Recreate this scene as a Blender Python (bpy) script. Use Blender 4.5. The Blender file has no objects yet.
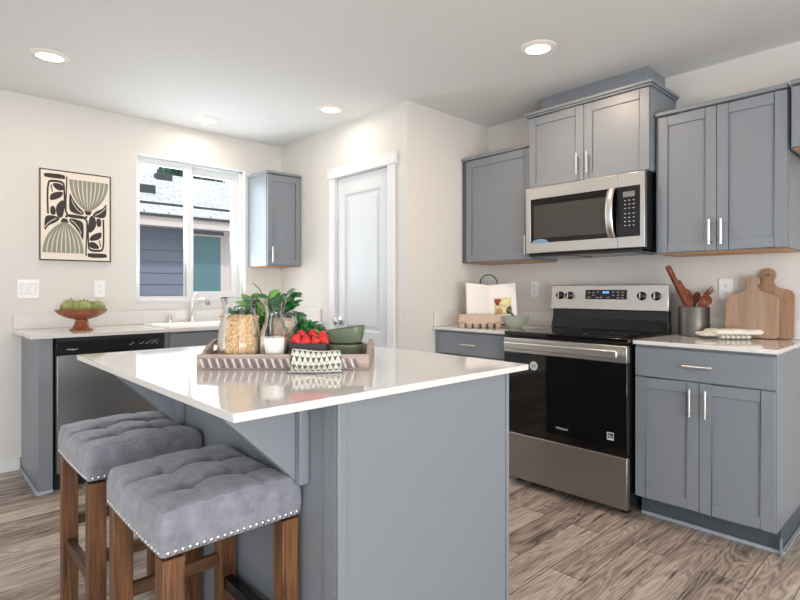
import bpy, math, random
from mathutils import Vector, Matrix, noise
R = math.radians
random.seed(7)
sc = bpy.context.scene
COL = sc.collection

# ------------------------------------------------------------------ camera, world, exposure
XW, YR, YP, XP, CH = -4.224, 3.375, 2.484, -2.588, 2.4565   # window wall, range wall, pantry front, pantry side, ceiling
CAMH, TH, FPX = 1.171, 0.8195, 530.0
cd = bpy.data.cameras.new('camera')
cam = bpy.data.objects.new('camera', cd)
COL.objects.link(cam)
cam.location = (0, 0, CAMH)
cam.rotation_euler = (R(90), 0, TH)
cd.sensor_width = 36.0
cd.lens = FPX * 36.0 / 800.0
cd.shift_y = -10.0 / 800.0
cd.clip_start = 0.05
sc.camera = cam
sc.view_settings.view_transform = 'Standard'
sc.view_settings.look = 'None'
sc.view_settings.gamma = 1
sc.view_settings.use_curve_mapping = False
sc.view_settings.exposure = 0.0

w = bpy.data.worlds.new('world')
sc.world = w
w.use_nodes = True
bg = w.node_tree.nodes['Background']
bg.inputs[0].default_value = (0.88, 0.94, 1.0, 1)
bg.inputs[1].default_value = 1.35

def area_light(name, loc, rot, sx, sy, power, color, shape='RECTANGLE'):
    l = bpy.data.lights.new(name, 'AREA')
    l.shape = shape
    l.size = sx
    if shape == 'RECTANGLE':
        l.size_y = sy
    l.energy = power
    l.color = color
    o = bpy.data.objects.new(name, l)
    COL.objects.link(o)
    o.location = loc
    o.rotation_euler = rot
    return o
# daylight through the glass door (stool side), the window on the far right and the kitchen window, plus added fill lamps
area_light('daylight_patio_door', (-2.0, -3.10, 1.10), (R(90), 0, R(180)), 2.8, 1.9, 88, (0.78, 0.89, 1.0))
area_light('added_patio_uplight', (-2.0, -3.08, 0.45), (R(128), 0, R(180)), 2.8, 0.8, 85, (0.92, 0.96, 1.0))  # added uplight standing in for ground bounce, brightens the ceiling
area_light('added_front_fill', (1.2, -3.10, 1.45), (R(90), 0, R(180)), 2.0, 1.4, 125, (0.94, 0.97, 1.0))  # added fill lamp behind the camera, brightens the range wall
area_light('daylight_living_window', (2.90, -0.2, 1.35), (R(90), 0, R(90)), 3.2, 1.8, 78, (0.99, 0.98, 0.97))
area_light('added_living_uplight', (2.88, -0.2, 0.7), (R(125), 0, R(90)), 3.2, 0.6, 78, (0.97, 0.98, 1.0))  # second added uplight, lifts the ceiling from the far-right side
area_light('daylight_kitchen_window', (-4.36, 1.69, 1.65), (R(104), 0, R(-90)), 0.85, 1.0, 19, (0.86, 0.94, 1.0))
sl_d = bpy.data.lights.new('sun', 'SUN'); sl_d.energy = 1.5; sl_d.angle = R(3); sl_d.color = (1.0, 0.97, 0.93)
sl_o = bpy.data.objects.new('sun', sl_d); COL.objects.link(sl_o); sl_o.rotation_euler = (R(10), R(38), 0)
sc.cycles.transparent_max_bounces = 24
sc.cycles.max_bounces = 12
sc.cycles.diffuse_bounces = 5

# ------------------------------------------------------------------ helpers
class MB:
    def __init__(s):
        s.v = []; s.f = []; s.m = []; s.mi = 0
    def add(s, vs, fs):
        b = len(s.v)
        s.v += [tuple(p) for p in vs]
        s.f += [tuple(i + b for i in f) for f in fs]
        s.m += [s.mi] * len(fs)
        return s
    def mat(s, i):
        s.mi = i; return s
    def box(s, x0, x1, y0, y1, z0, z1):
        vs = [(x, y, z) for z in (z0, z1) for y in (y0, y1) for x in (x0, x1)]
        return s.add(vs, [(0,2,3,1),(4,5,7,6),(0,1,5,4),(2,6,7,3),(0,4,6,2),(1,3,7,5)])
    def prism(s, pts, a, b, axis='y'):
        # pts: 2D outline, extruded between a and b along the axis
        n = len(pts)
        def P(p, t):
            return {'y': (p[0], t, p[1]), 'z': (p[0], p[1], t), 'x': (t, p[0], p[1])}[axis]
        vs = [P(p, a) for p in pts] + [P(p, b) for p in pts]
        fs = [tuple(range(n)), tuple(range(2*n-1, n-1, -1))]
        fs += [(i, i+n, (i+1) % n + n, (i+1) % n) for i in range(n)]
        return s.add(vs, fs)
    def lathe(s, prof, n=32, c=(0, 0, 0), cap=True):
        vs = []; fs = []
        for r, z in prof:
            for k in range(n):
                a = 2*math.pi*k/n
                vs.append((c[0]+r*math.cos(a), c[1]+r*math.sin(a), c[2]+z))
        for i in range(len(prof)-1):
            for k in range(n):
                k2 = (k+1) % n
                fs.append((i*n+k, i*n+k2, (i+1)*n+k2, (i+1)*n+k))
        if cap:
            fs.append(tuple(range(n-1, -1, -1)))
            fs.append(tuple((len(prof)-1)*n+k for k in range(n)))
        return s.add(vs, fs)
    def tube(s, path, r, n=10, cap=True, flat=1.0):
        P = [Vector(p) for p in path]
        rs = r if isinstance(r, (list, tuple)) else [r]*len(P)
        vs = []; fs = []
        up = Vector((0, 0, 1))
        t0 = (P[1]-P[0]).normalized()
        if abs(t0.dot(up)) > 0.95: up = Vector((1, 0, 0))
        nrm = (up - t0*up.dot(t0)).normalized()
        for i, p in enumerate(P):
            if i == 0: t = P[1]-P[0]
            elif i == len(P)-1: t = P[-1]-P[-2]
            else: t = (P[i+1]-P[i]).normalized() + (P[i]-P[i-1]).normalized()
            t.normalize()
            nrm = (nrm - t*nrm.dot(t)).normalized()
            b = t.cross(nrm)
            for k in range(n):
                a = 2*math.pi*k/n
                vs.append(p + nrm*math.cos(a)*rs[i]*flat + b*math.sin(a)*rs[i])
        for i in range(len(P)-1):
            for k in range(n):
                k2 = (k+1) % n
                fs.append((i*n+k, i*n+k2, (i+1)*n+k2, (i+1)*n+k))
        if cap:
            fs.append(tuple(range(n-1, -1, -1)))
            fs.append(tuple((len(P)-1)*n+k for k in range(n)))
        return s.add(vs, fs)
    def ellipsoid(s, c, rx, ry, rz, n=16, m=10, fn=None):
        vs = []; fs = []
        for i in range(m+1):
            th = math.pi*i/m
            for k in range(n):
                a = 2*math.pi*k/n
                p = Vector((math.sin(th)*math.cos(a), math.sin(th)*math.sin(a), math.cos(th)))
                q = Vector((p.x*rx, p.y*ry, p.z*rz))
                if fn: q = fn(p, q)
                vs.append((c[0]+q.x, c[1]+q.y, c[2]+q.z))
        for i in range(m):
            for k in range(n):
                k2 = (k+1) % n
                fs.append((i*n+k, (i+1)*n+k, (i+1)*n+k2, i*n+k2))
        return s.add(vs, fs)
    def xf(s, M):
        s.v = [tuple(M @ Vector(p)) for p in s.v]; return s
    def build(s, name, mats, parent=None, bev=0, smooth=True, ang=35, solid=0, sub=0, seg=2):
        me = bpy.data.meshes.new(name)
        me.from_pydata(s.v, [], s.f)
        if not isinstance(mats, (list, tuple)): mats = [mats]
        for m in mats: me.materials.append(m)
        for i, p in enumerate(me.polygons): p.material_index = s.m[i]
        me.validate(); me.update()
        import bmesh
        bm = bmesh.new(); bm.from_mesh(me)
        bmesh.ops.remove_doubles(bm, verts=bm.verts, dist=1e-6)
        if not solid: bmesh.ops.recalc_face_normals(bm, faces=bm.faces)
        bm.to_mesh(me); bm.free()
        if smooth:
            for p in me.polygons: p.use_smooth = True
            try: me.set_sharp_from_angle(angle=R(ang))
            except Exception: pass
        o = bpy.data.objects.new(name, me)
        COL.objects.link(o)
        if parent is not None: o.parent = parent
        if solid:
            md = o.modifiers.new('solid', 'SOLIDIFY'); md.thickness = solid; md.offset = 0
        if bev:
            md = o.modifiers.new('bevel', 'BEVEL'); md.width = bev; md.segments = seg
            md.limit_method = 'ANGLE'; md.angle_limit = R(40)
        if sub:
            md = o.modifiers.new('sub', 'SUBSURF'); md.levels = sub; md.render_levels = sub
        return o

def tag(o, label, cat, group=None, kind=None):
    o['label'] = label; o['category'] = cat
    if group: o['group'] = group
    if kind: o['kind'] = kind
    return o
def thing(name, label, cat, loc=(0, 0, 0), rz=0, group=None, kind=None):
    o = bpy.data.objects.new(name, None); COL.objects.link(o)
    o.empty_display_size = 0.05
    o.location = loc; o.rotation_euler = (0, 0, rz)
    return tag(o, label, cat, group, kind)
def struct(o, label=None, cat='structure'):
    o['kind'] = 'structure'
    o['label'] = label or ('plain ' + o.name.replace('_', ' '))
    o['category'] = cat
    return o
def copy_tree(o, parent=None):
    c = o.copy(); COL.objects.link(c); c.parent = parent
    for ch in list(o.children): copy_tree(ch, c)
    return c
def part_label(o, t): o['label'] = t; return o
def at(px, D):
    Rr = (px-400)/FPX*D
    return (-math.sin(TH)*D + math.cos(TH)*Rr, math.cos(TH)*D + math.sin(TH)*Rr)

def text_mesh(name, body, width, mat, parent, loc, rot, shear=0.0, depth=0.0006, bold=0.0):
    cu = bpy.data.curves.new(name, 'FONT'); cu.body = body; cu.size = 1.0; cu.shear = shear
    cu.align_x = 'CENTER'; cu.align_y = 'CENTER'; cu.offset = bold; cu.resolution_u = 3
    tmp = bpy.data.objects.new('tmp_text', cu); COL.objects.link(tmp)
    dg = bpy.context.evaluated_depsgraph_get(); dg.update()
    me = bpy.data.meshes.new_from_object(tmp.evaluated_get(dg))
    bpy.data.objects.remove(tmp, do_unlink=True)
    xs = [v.co.x for v in me.vertices]
    k = width/(max(xs)-min(xs))
    for v in me.vertices: v.co *= k
    me.materials.clear(); me.materials.append(mat)
    o = bpy.data.objects.new(name, me); COL.objects.link(o); o.parent = parent
    o.location = loc; o.rotation_euler = rot
    md = o.modifiers.new('solid', 'SOLIDIFY'); md.thickness = depth; md.offset = 1
    return o

def curve_board(name, outline, holes, thick, mat, parent=None, bev=0.003):
    cu = bpy.data.curves.new(name, 'CURVE'); cu.dimensions = '2D'; cu.fill_mode = 'BOTH'
    cu.extrude = thick/2 - bev; cu.bevel_depth = bev; cu.bevel_resolution = 2; cu.offset = -bev
    for pts in [outline] + holes:
        sp = cu.splines.new('POLY'); sp.points.add(len(pts)-1)
        for i, p in enumerate(pts): sp.points[i].co = (p[0], p[1], 0, 1)
        sp.use_cyclic_u = True
    tmp = bpy.data.objects.new('tmp_curve', cu); COL.objects.link(tmp)
    dg = bpy.context.evaluated_depsgraph_get(); dg.update()
    me = bpy.data.meshes.new_from_object(tmp.evaluated_get(dg))
    bpy.data.objects.remove(tmp, do_unlink=True)
    me.materials.clear(); me.materials.append(mat)
    o = bpy.data.objects.new(name, me); COL.objects.link(o)
    if parent: o.parent = parent
    return o

def smooth_poly(pts, it=2):
    for _ in range(it):
        q = []
        for i in range(len(pts)):
            a, b = pts[i], pts[(i+1) % len(pts)]
            q.append((a[0]*.75+b[0]*.25, a[1]*.75+b[1]*.25)); q.append((a[0]*.25+b[0]*.75, a[1]*.25+b[1]*.75))
        pts = q
    return pts

# ------------------------------------------------------------------ materials
def srgb(r, g, b):
    f = lambda c: ((c/255+0.055)/1.055)**2.4 if c/255 > 0.04045 else c/255/12.92
    return (f(r), f(g), f(b), 1)
MATS = {}
def base(name):
    m = bpy.data.materials.new(name); m.use_nodes = True
    nt = m.node_tree; b = nt.nodes['Principled BSDF']
    return m, nt, b
def plain(name, col, rough=0.5, metal=0, bump=0, bscale=80, var=0, vscale=8, spec=0.5, emit=None, es=0, stretch=(1,1,1), coat=0, sheen=0):
    m, nt, b = base(name)
    b.inputs['Base Color'].default_value = col
    b.inputs['Roughness'].default_value = rough
    b.inputs['Metallic'].default_value = metal
    b.inputs['Specular IOR Level'].default_value = spec
    b.inputs['Coat Weight'].default_value = coat
    b.inputs['Sheen Weight'].default_value = sheen
    if emit:
        b.inputs['Emission Color'].default_value = emit; b.inputs['Emission Strength'].default_value = es
    tc = nt.nodes.new('ShaderNodeTexCoord'); mp = nt.nodes.new('ShaderNodeMapping')
    mp.inputs['Scale'].default_value = stretch
    nt.links.new(tc.outputs['Object'], mp.inputs[0])
    if bump:
        n = nt.nodes.new('ShaderNodeTexNoise'); n.inputs['Scale'].default_value = bscale; n.inputs['Detail'].default_value = 4
        nt.links.new(mp.outputs[0], n.inputs[0])
        bp = nt.nodes.new('ShaderNodeBump'); bp.inputs['Strength'].default_value = bump; bp.inputs['Distance'].default_value = 0.002
        nt.links.new(n.outputs['Fac'], bp.inputs['Height']); nt.links.new(bp.outputs[0], b.inputs['Normal'])
    if var:
        n = nt.nodes.new('ShaderNodeTexNoise'); n.inputs['Scale'].default_value = vscale; n.inputs['Detail'].default_value = 5
        nt.links.new(mp.outputs[0], n.inputs[0])
        r = nt.nodes.new('ShaderNodeValToRGB')
        r.color_ramp.elements[0].position = 0.3; r.color_ramp.elements[1].position = 0.7
        r.color_ramp.elements[0].color = tuple(c*(1-var) for c in col[:3]) + (1,)
        r.color_ramp.elements[1].color = tuple(min(1, c*(1+var)) for c in col[:3]) + (1,)
        nt.links.new(n.outputs['Fac'], r.inputs[0]); nt.links.new(r.outputs[0], b.inputs['Base Color'])
    return m
def wood(name, c1, c2, axis=2, rough=0.45, scale=18, stretch=0.06, bump=0.15, spec=0.4, dist=3.0):
    m, nt, b = base(name)
    b.inputs['Roughness'].default_value = rough; b.inputs['Specular IOR Level'].default_value = spec
    tc = nt.nodes.new('ShaderNodeTexCoord'); mp = nt.nodes.new('ShaderNodeMapping')
    s = [1, 1, 1]; s[axis] = stretch; mp.inputs['Scale'].default_value = s
    oi = nt.nodes.new('ShaderNodeObjectInfo'); ad = nt.nodes.new('ShaderNodeVectorMath'); ad.operation = 'ADD'
    ml = nt.nodes.new('ShaderNodeMath'); ml.operation = 'MULTIPLY'; ml.inputs[1].default_value = 9
    nt.links.new(oi.outputs['Random'], ml.inputs[0])
    nt.links.new(tc.outputs['Object'], ad.inputs[0]); nt.links.new(ml.outputs[0], ad.inputs[1])
    nt.links.new(ad.outputs[0], mp.inputs[0])
    n = nt.nodes.new('ShaderNodeTexNoise'); n.inputs['Scale'].default_value = scale*4; n.inputs['Detail'].default_value = 8; n.inputs['Distortion'].default_value = dist*0.3
    wv = nt.nodes.new('ShaderNodeTexNoise'); wv.inputs['Scale'].default_value = scale; wv.inputs['Detail'].default_value = 2; wv.inputs['Distortion'].default_value = dist
    nt.links.new(mp.outputs[0], n.inputs[0]); nt.links.new(mp.outputs[0], wv.inputs[0])
    mx = nt.nodes.new('ShaderNodeMath'); mx.operation = 'MULTIPLY_ADD'; mx.inputs[1].default_value = 0.55
    m2 = nt.nodes.new('ShaderNodeMath'); m2.operation = 'MULTIPLY'; m2.inputs[1].default_value = 0.45
    nt.links.new(wv.outputs['Fac'], m2.inputs[0])
    nt.links.new(n.outputs['Fac'], mx.inputs[0]); nt.links.new(m2.outputs[0], mx.inputs[2])
    r = nt.nodes.new('ShaderNodeValToRGB')
    r.color_ramp.elements[0].position = 0.36; r.color_ramp.elements[1].position = 0.64
    r.color_ramp.elements[0].color = c2; r.color_ramp.elements[1].color = c1
    nt.links.new(mx.outputs[0], r.inputs[0]); nt.links.new(r.outputs[0], b.inputs['Base Color'])
    bp = nt.nodes.new('ShaderNodeBump'); bp.inputs['Strength'].default_value = bump; bp.inputs['Distance'].default_value = 0.001
    nt.links.new(mx.outputs[0], bp.inputs['Height']); nt.links.new(bp.outputs[0], b.inputs['Normal'])
    return m
def brushed(name, col, rough=0.3, axis=0, strength=0.08):
    m, nt, b = base(name)
    b.inputs['Base Color'].default_value = col; b.inputs['Metallic'].default_value = 1; b.inputs['Roughness'].default_value = rough
    tc = nt.nodes.new('ShaderNodeTexCoord'); mp = nt.nodes.new('ShaderNodeMapping')
    s = [400, 400, 400]; s[axis] = 4; mp.inputs['Scale'].default_value = s
    nt.links.new(tc.outputs['Object'], mp.inputs[0])
    n = nt.nodes.new('ShaderNodeTexNoise'); n.inputs['Scale'].default_value = 1; n.inputs['Detail'].default_value = 2
    nt.links.new(mp.outputs[0], n.inputs[0])
    mr = nt.nodes.new('ShaderNodeMapRange'); mr.inputs[3].default_value = rough-strength; mr.inputs[4].default_value = rough+strength
    nt.links.new(n.outputs['Fac'], mr.inputs[0]); nt.links.new(mr.outputs[0], b.inputs['Roughness'])
    return m
def thin_glass(name, tint=(1, 1, 1, 1), edge=(0.6, 0.75, 0.68, 1), k=1.0):
    m = bpy.data.materials.new(name); m.use_nodes = True; nt = m.node_tree
    for n in list(nt.nodes): nt.nodes.remove(n)
    out = nt.nodes.new('ShaderNodeOutputMaterial'); mix = nt.nodes.new('ShaderNodeMixShader')
    tr = nt.nodes.new('ShaderNodeBsdfTransparent'); gl = nt.nodes.new('ShaderNodeBsdfGlossy'); gl.inputs['Roughness'].default_value = 0.02
    lw = nt.nodes.new('ShaderNodeLayerWeight'); lw.inputs[0].default_value = 0.25
    mc = nt.nodes.new('ShaderNodeMix'); mc.data_type = 'RGBA'
    mc.inputs[6].default_value = tint; mc.inputs[7].default_value = edge
    nt.links.new(lw.outputs['Facing'], mc.inputs[0]); nt.links.new(mc.outputs[2], tr.inputs[0])
    fr = nt.nodes.new('ShaderNodeFresnel'); fr.inputs[0].default_value = 1.45
    ml = nt.nodes.new('ShaderNodeMath'); ml.operation = 'MULTIPLY'; ml.inputs[1].default_value = k
    nt.links.new(fr.outputs[0], ml.inputs[0]); nt.links.new(ml.outputs[0], mix.inputs[0])
    nt.links.new(tr.outputs[0], mix.inputs[1]); nt.links.new(gl.outputs[0], mix.inputs[2]); nt.links.new(mix.outputs[0], out.inputs[0])
    return m

M_WALL = plain('wall_paint', srgb(219, 216, 211), 0.85, bump=0.12, bscale=220)
M_CEIL = plain('ceiling_paint', srgb(228, 228, 227), 0.95, bump=0.6, bscale=120)
M_TRIM = plain('white_trim_paint', srgb(226, 227, 228), 0.45, bump=0.02)
M_DOORW = plain('door_white_paint', srgb(212, 215, 218), 0.4, bump=0.02)
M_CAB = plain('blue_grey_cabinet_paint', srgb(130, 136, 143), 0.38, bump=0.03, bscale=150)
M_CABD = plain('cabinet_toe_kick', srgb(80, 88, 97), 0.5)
M_CABWOOD = wood('maple_underside', srgb(200, 150, 95), srgb(176, 122, 72), axis=0)
M_SHOE = plain('pale_shoe_moulding', srgb(165, 172, 182), 0.5)
M_QUARTZ = plain('white_quartz', srgb(224, 221, 218), 0.07, var=0.03, vscale=60, coat=0.3)
M_STEEL = brushed('stainless_steel', srgb(208, 205, 202), 0.33, axis=0)
M_DRAWER = brushed('drawer_stainless', srgb(168, 165, 162), 0.36, axis=0)
M_STEELV = brushed('stainless_steel_dark', srgb(150, 150, 150), 0.34, axis=1)
M_CHROME = plain('brushed_nickel', srgb(222, 220, 217), 0.34, metal=1)
M_BLACKG = plain('black_glass', srgb(6, 6, 8), 0.04)
M_BLACK = plain('black_enamel', srgb(16, 16, 18), 0.22)
M_BLACKM = plain('matt_black', srgb(20, 20, 22), 0.6)
M_MWGLASS = plain('microwave_window', srgb(62, 60, 58), 0.12)
M_WHITE = plain('white_plastic', srgb(240, 240, 240), 0.35)
M_LOGO = plain('logo_silver', srgb(215, 215, 215), 0.3)
M_GLYPH = plain('panel_print', srgb(190, 190, 190), 0.5)
M_BLUE = plain('display_blue', srgb(90, 160, 255), 0.5, emit=srgb(110, 170, 255), es=1.5)
M_LCDL = plain('rocker_gap_grey', srgb(170, 170, 172), 0.6)
M_LCD = plain('grey_lcd', srgb(120, 120, 122), 0.3)
M_VELVET = plain('grey_velvet', srgb(128, 130, 140), 0.75, bump=0.25, bscale=260, var=0.22, vscale=30, sheen=0.35)
M_SEAM = plain('seam_thread', srgb(150, 152, 162), 0.8)
M_PIPING = plain('black_piping', srgb(20, 22, 28), 0.7)
M_NAIL = plain('nickel_nailhead', srgb(215, 215, 218), 0.18, metal=1)
M_OAK = wood('stool_oak', srgb(132, 90, 58), srgb(66, 41, 26), axis=2, rough=0.42)
M_OAKH = wood('stool_oak_rail', srgb(104, 72, 48), srgb(58, 38, 25), axis=0, rough=0.45)
M_OAKY = wood('stool_oak_side_rail', srgb(104, 72, 48), srgb(58, 38, 25), axis=1, rough=0.45)
M_CREAM = plain('art_paper', srgb(232, 222, 208), 0.9, bump=0.05)
M_INK = plain('art_ink_charcoal', srgb(62, 54, 54), 0.85)
M_SAGE = plain('art_ink_grey_green', srgb(146, 145, 130), 0.85)
M_FRAMEB = plain('dark_frame', srgb(48, 38, 36), 0.5)
M_PINE = plain('pale_frame_edge', srgb(214, 203, 190), 0.6)
M_OATS = plain('oat_flakes', srgb(226, 192, 148), 0.8, var=0.32, vscale=190)
M_MILK = plain('milk', srgb(242, 236, 228), 0.35)
M_CHIA = plain('seed_mix', srgb(205, 190, 172), 0.8)
M_JAR = thin_glass('jar_glass', edge=(0.78, 0.9, 0.84, 1), k=0.8)
M_JARC = thin_glass('clear_glass', edge=(0.84, 0.88, 0.88, 1), k=0.8)
M_PANE = thin_glass('window_pane', edge=(0.85, 0.92, 0.92, 1), k=0.35)
M_TRAY = wood('washed_tray_wood', srgb(196, 178, 166), srgb(150, 132, 124), axis=0, rough=0.7, bump=0.4)
M_TRAYCARVE = plain('tray_whitewash', srgb(222, 214, 212), 0.8, var=0.12, vscale=50)
M_TRAYDK = plain('tray_carving_grey', srgb(132, 118, 122), 0.8, var=0.12, vscale=50)
M_LEAF = plain('leaf_green', srgb(40, 112, 56), 0.42, var=0.4, vscale=14)
M_LEAF2 = plain('leaf_light_green', srgb(112, 160, 78), 0.45, var=0.3, vscale=14)
M_STEM = plain('stem_green', srgb(86, 96, 60), 0.6)
M_STRAW = plain('strawberry_red', srgb(208, 40, 42), 0.38, var=0.35, vscale=160)
M_BOXDK = plain('dark_box', srgb(52, 50, 54), 0.55)
M_GREENB = plain('green_stoneware', srgb(104, 114, 92), 0.38, var=0.15, vscale=25)
M_SAGEB = plain('sage_glaze', srgb(164, 172, 158), 0.3)
M_PEAR = plain('green_pear_skin', srgb(146, 152, 92), 0.65, var=0.3, vscale=30, bump=0.5, bscale=60)
M_ACACIA = wood('acacia_bowl', srgb(176, 104, 66), srgb(112, 56, 30), axis=0, rough=0.32, scale=12)
M_CHERRY = wood('cherry_utensil', srgb(150, 84, 52), srgb(96, 46, 26), axis=2, rough=0.38)
M_BOARD = wood('cutting_board_wood', srgb(182, 154, 132), srgb(160, 131, 108), axis=1, rough=0.6, scale=10)
M_BOARD2 = wood('cutting_board_wood_warm', srgb(176, 142, 114), srgb(146, 110, 82), axis=1, rough=0.6, scale=10)
M_CROCK = brushed('galvanised_crock', srgb(112, 108, 104), 0.42, axis=2, strength=0.1)
M_CLOTH = plain('cream_cotton', srgb(232, 226, 214), 0.95, bump=0.4, bscale=300)
M_PULP = plain('egg_carton_pulp', srgb(196, 174, 156), 0.95, bump=0.6, bscale=140, var=0.08, vscale=40)
M_PAGE = plain('book_page', srgb(240, 236, 232), 0.8)
M_COVER = plain('book_cover', srgb(225, 222, 218), 0.6)
M_PHOTO1 = plain('print_cream', srgb(226, 212, 160), 0.6, var=0.25, vscale=40)
M_PHOTO2 = plain('print_maroon', srgb(150, 66, 56), 0.6, var=0.25, vscale=40)
M_PHOTO3 = plain('print_dark', srgb(64, 60, 44), 0.6)
M_WIRE = plain('dark_iron_wire', srgb(52, 46, 44), 0.4, metal=0.6)
M_GREYSPOON = plain('grey_stoneware', srgb(120, 116, 114), 0.4)
M_SINKW = plain('white_sink_enamel', srgb(244, 244, 244), 0.15)
M_LED = plain('led_diffuser', srgb(255, 250, 240), 0.5, emit=(1.0, 0.93, 0.82, 1), es=5.0)
M_TRIMRING = plain('light_trim', srgb(238, 232, 226), 0.5)
M_STICKER = plain('sticker_silver', srgb(206, 206, 206), 0.4)
M_TOWELG = plain('towel_fringe', srgb(140, 156, 176), 0.9, var=0.3, vscale=90)

def towel_pattern():
    m, nt, b = base('patterned_tea_towel'); b.inputs['Roughness'].default_value = 0.9
    tc = nt.nodes.new('ShaderNodeTexCoord'); sp = nt.nodes.new('ShaderNodeSeparateXYZ')
    nt.links.new(tc.outputs['UV'], sp.inputs[0])
    def M(op, a, bb=None, c=None):
        n = nt.nodes.new('ShaderNodeMath'); n.operation = op
        for i, q in enumerate((a, bb, c)):
            if q is None: continue
            if isinstance(q, (int, float)): n.inputs[i].default_value = q
            else: nt.links.new(q, n.inputs[i])
        return n.outputs[0]
    u = M('MULTIPLY', sp.outputs[0], 9); v = M('MULTIPLY', sp.outputs[1], 6)
    row = M('FLOOR', v)
    sh = M('MULTIPLY', M('MODULO', row, 2.0), 0.5)
    fu = M('SUBTRACT', M('FRACT', M('ADD', u, sh)), 0.5); fv = M('SUBTRACT', M('FRACT', v), 0.5)
    au = M('ABSOLUTE', fu)
    # heart-like triangles: wide at one end
    tri = M('LESS_THAN', M('ADD', au, M('MULTIPLY', fv, 0.55)), 0.22)
    lim = M('LESS_THAN', M('ABSOLUTE', fv), 0.33)
    notch = M('GREATER_THAN', M('ADD', au, M('MULTIPLY', M('ADD', fv, 0.33), 1.2)), 0.13)
    shp = M('MULTIPLY', M('MULTIPLY', tri, lim), notch)
    r = nt.nodes.new('ShaderNodeMix'); r.data_type = 'RGBA'
    r.inputs[6].default_value = srgb(236, 232, 222); r.inputs[7].default_value = srgb(84, 92, 64)
    # fine dotted grid between the motifs
    d1 = M('LESS_THAN', M('ABSOLUTE', M('SUBTRACT', M('FRACT', M('ADD', u, v)), 0.5)), 0.07)
    d2 = M('LESS_THAN', M('ABSOLUTE', M('SUBTRACT', M('FRACT', M('SUBTRACT', u, v)), 0.5)), 0.07)
    alls = M('MAXIMUM', shp, M('MULTIPLY', M('MAXIMUM', d1, d2), 0.55))
    nt.links.new(alls, r.inputs[0]); nt.links.new(r.outputs[2], b.inputs['Base Color'])
    return m
M_TOWELP = towel_pattern()

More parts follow.
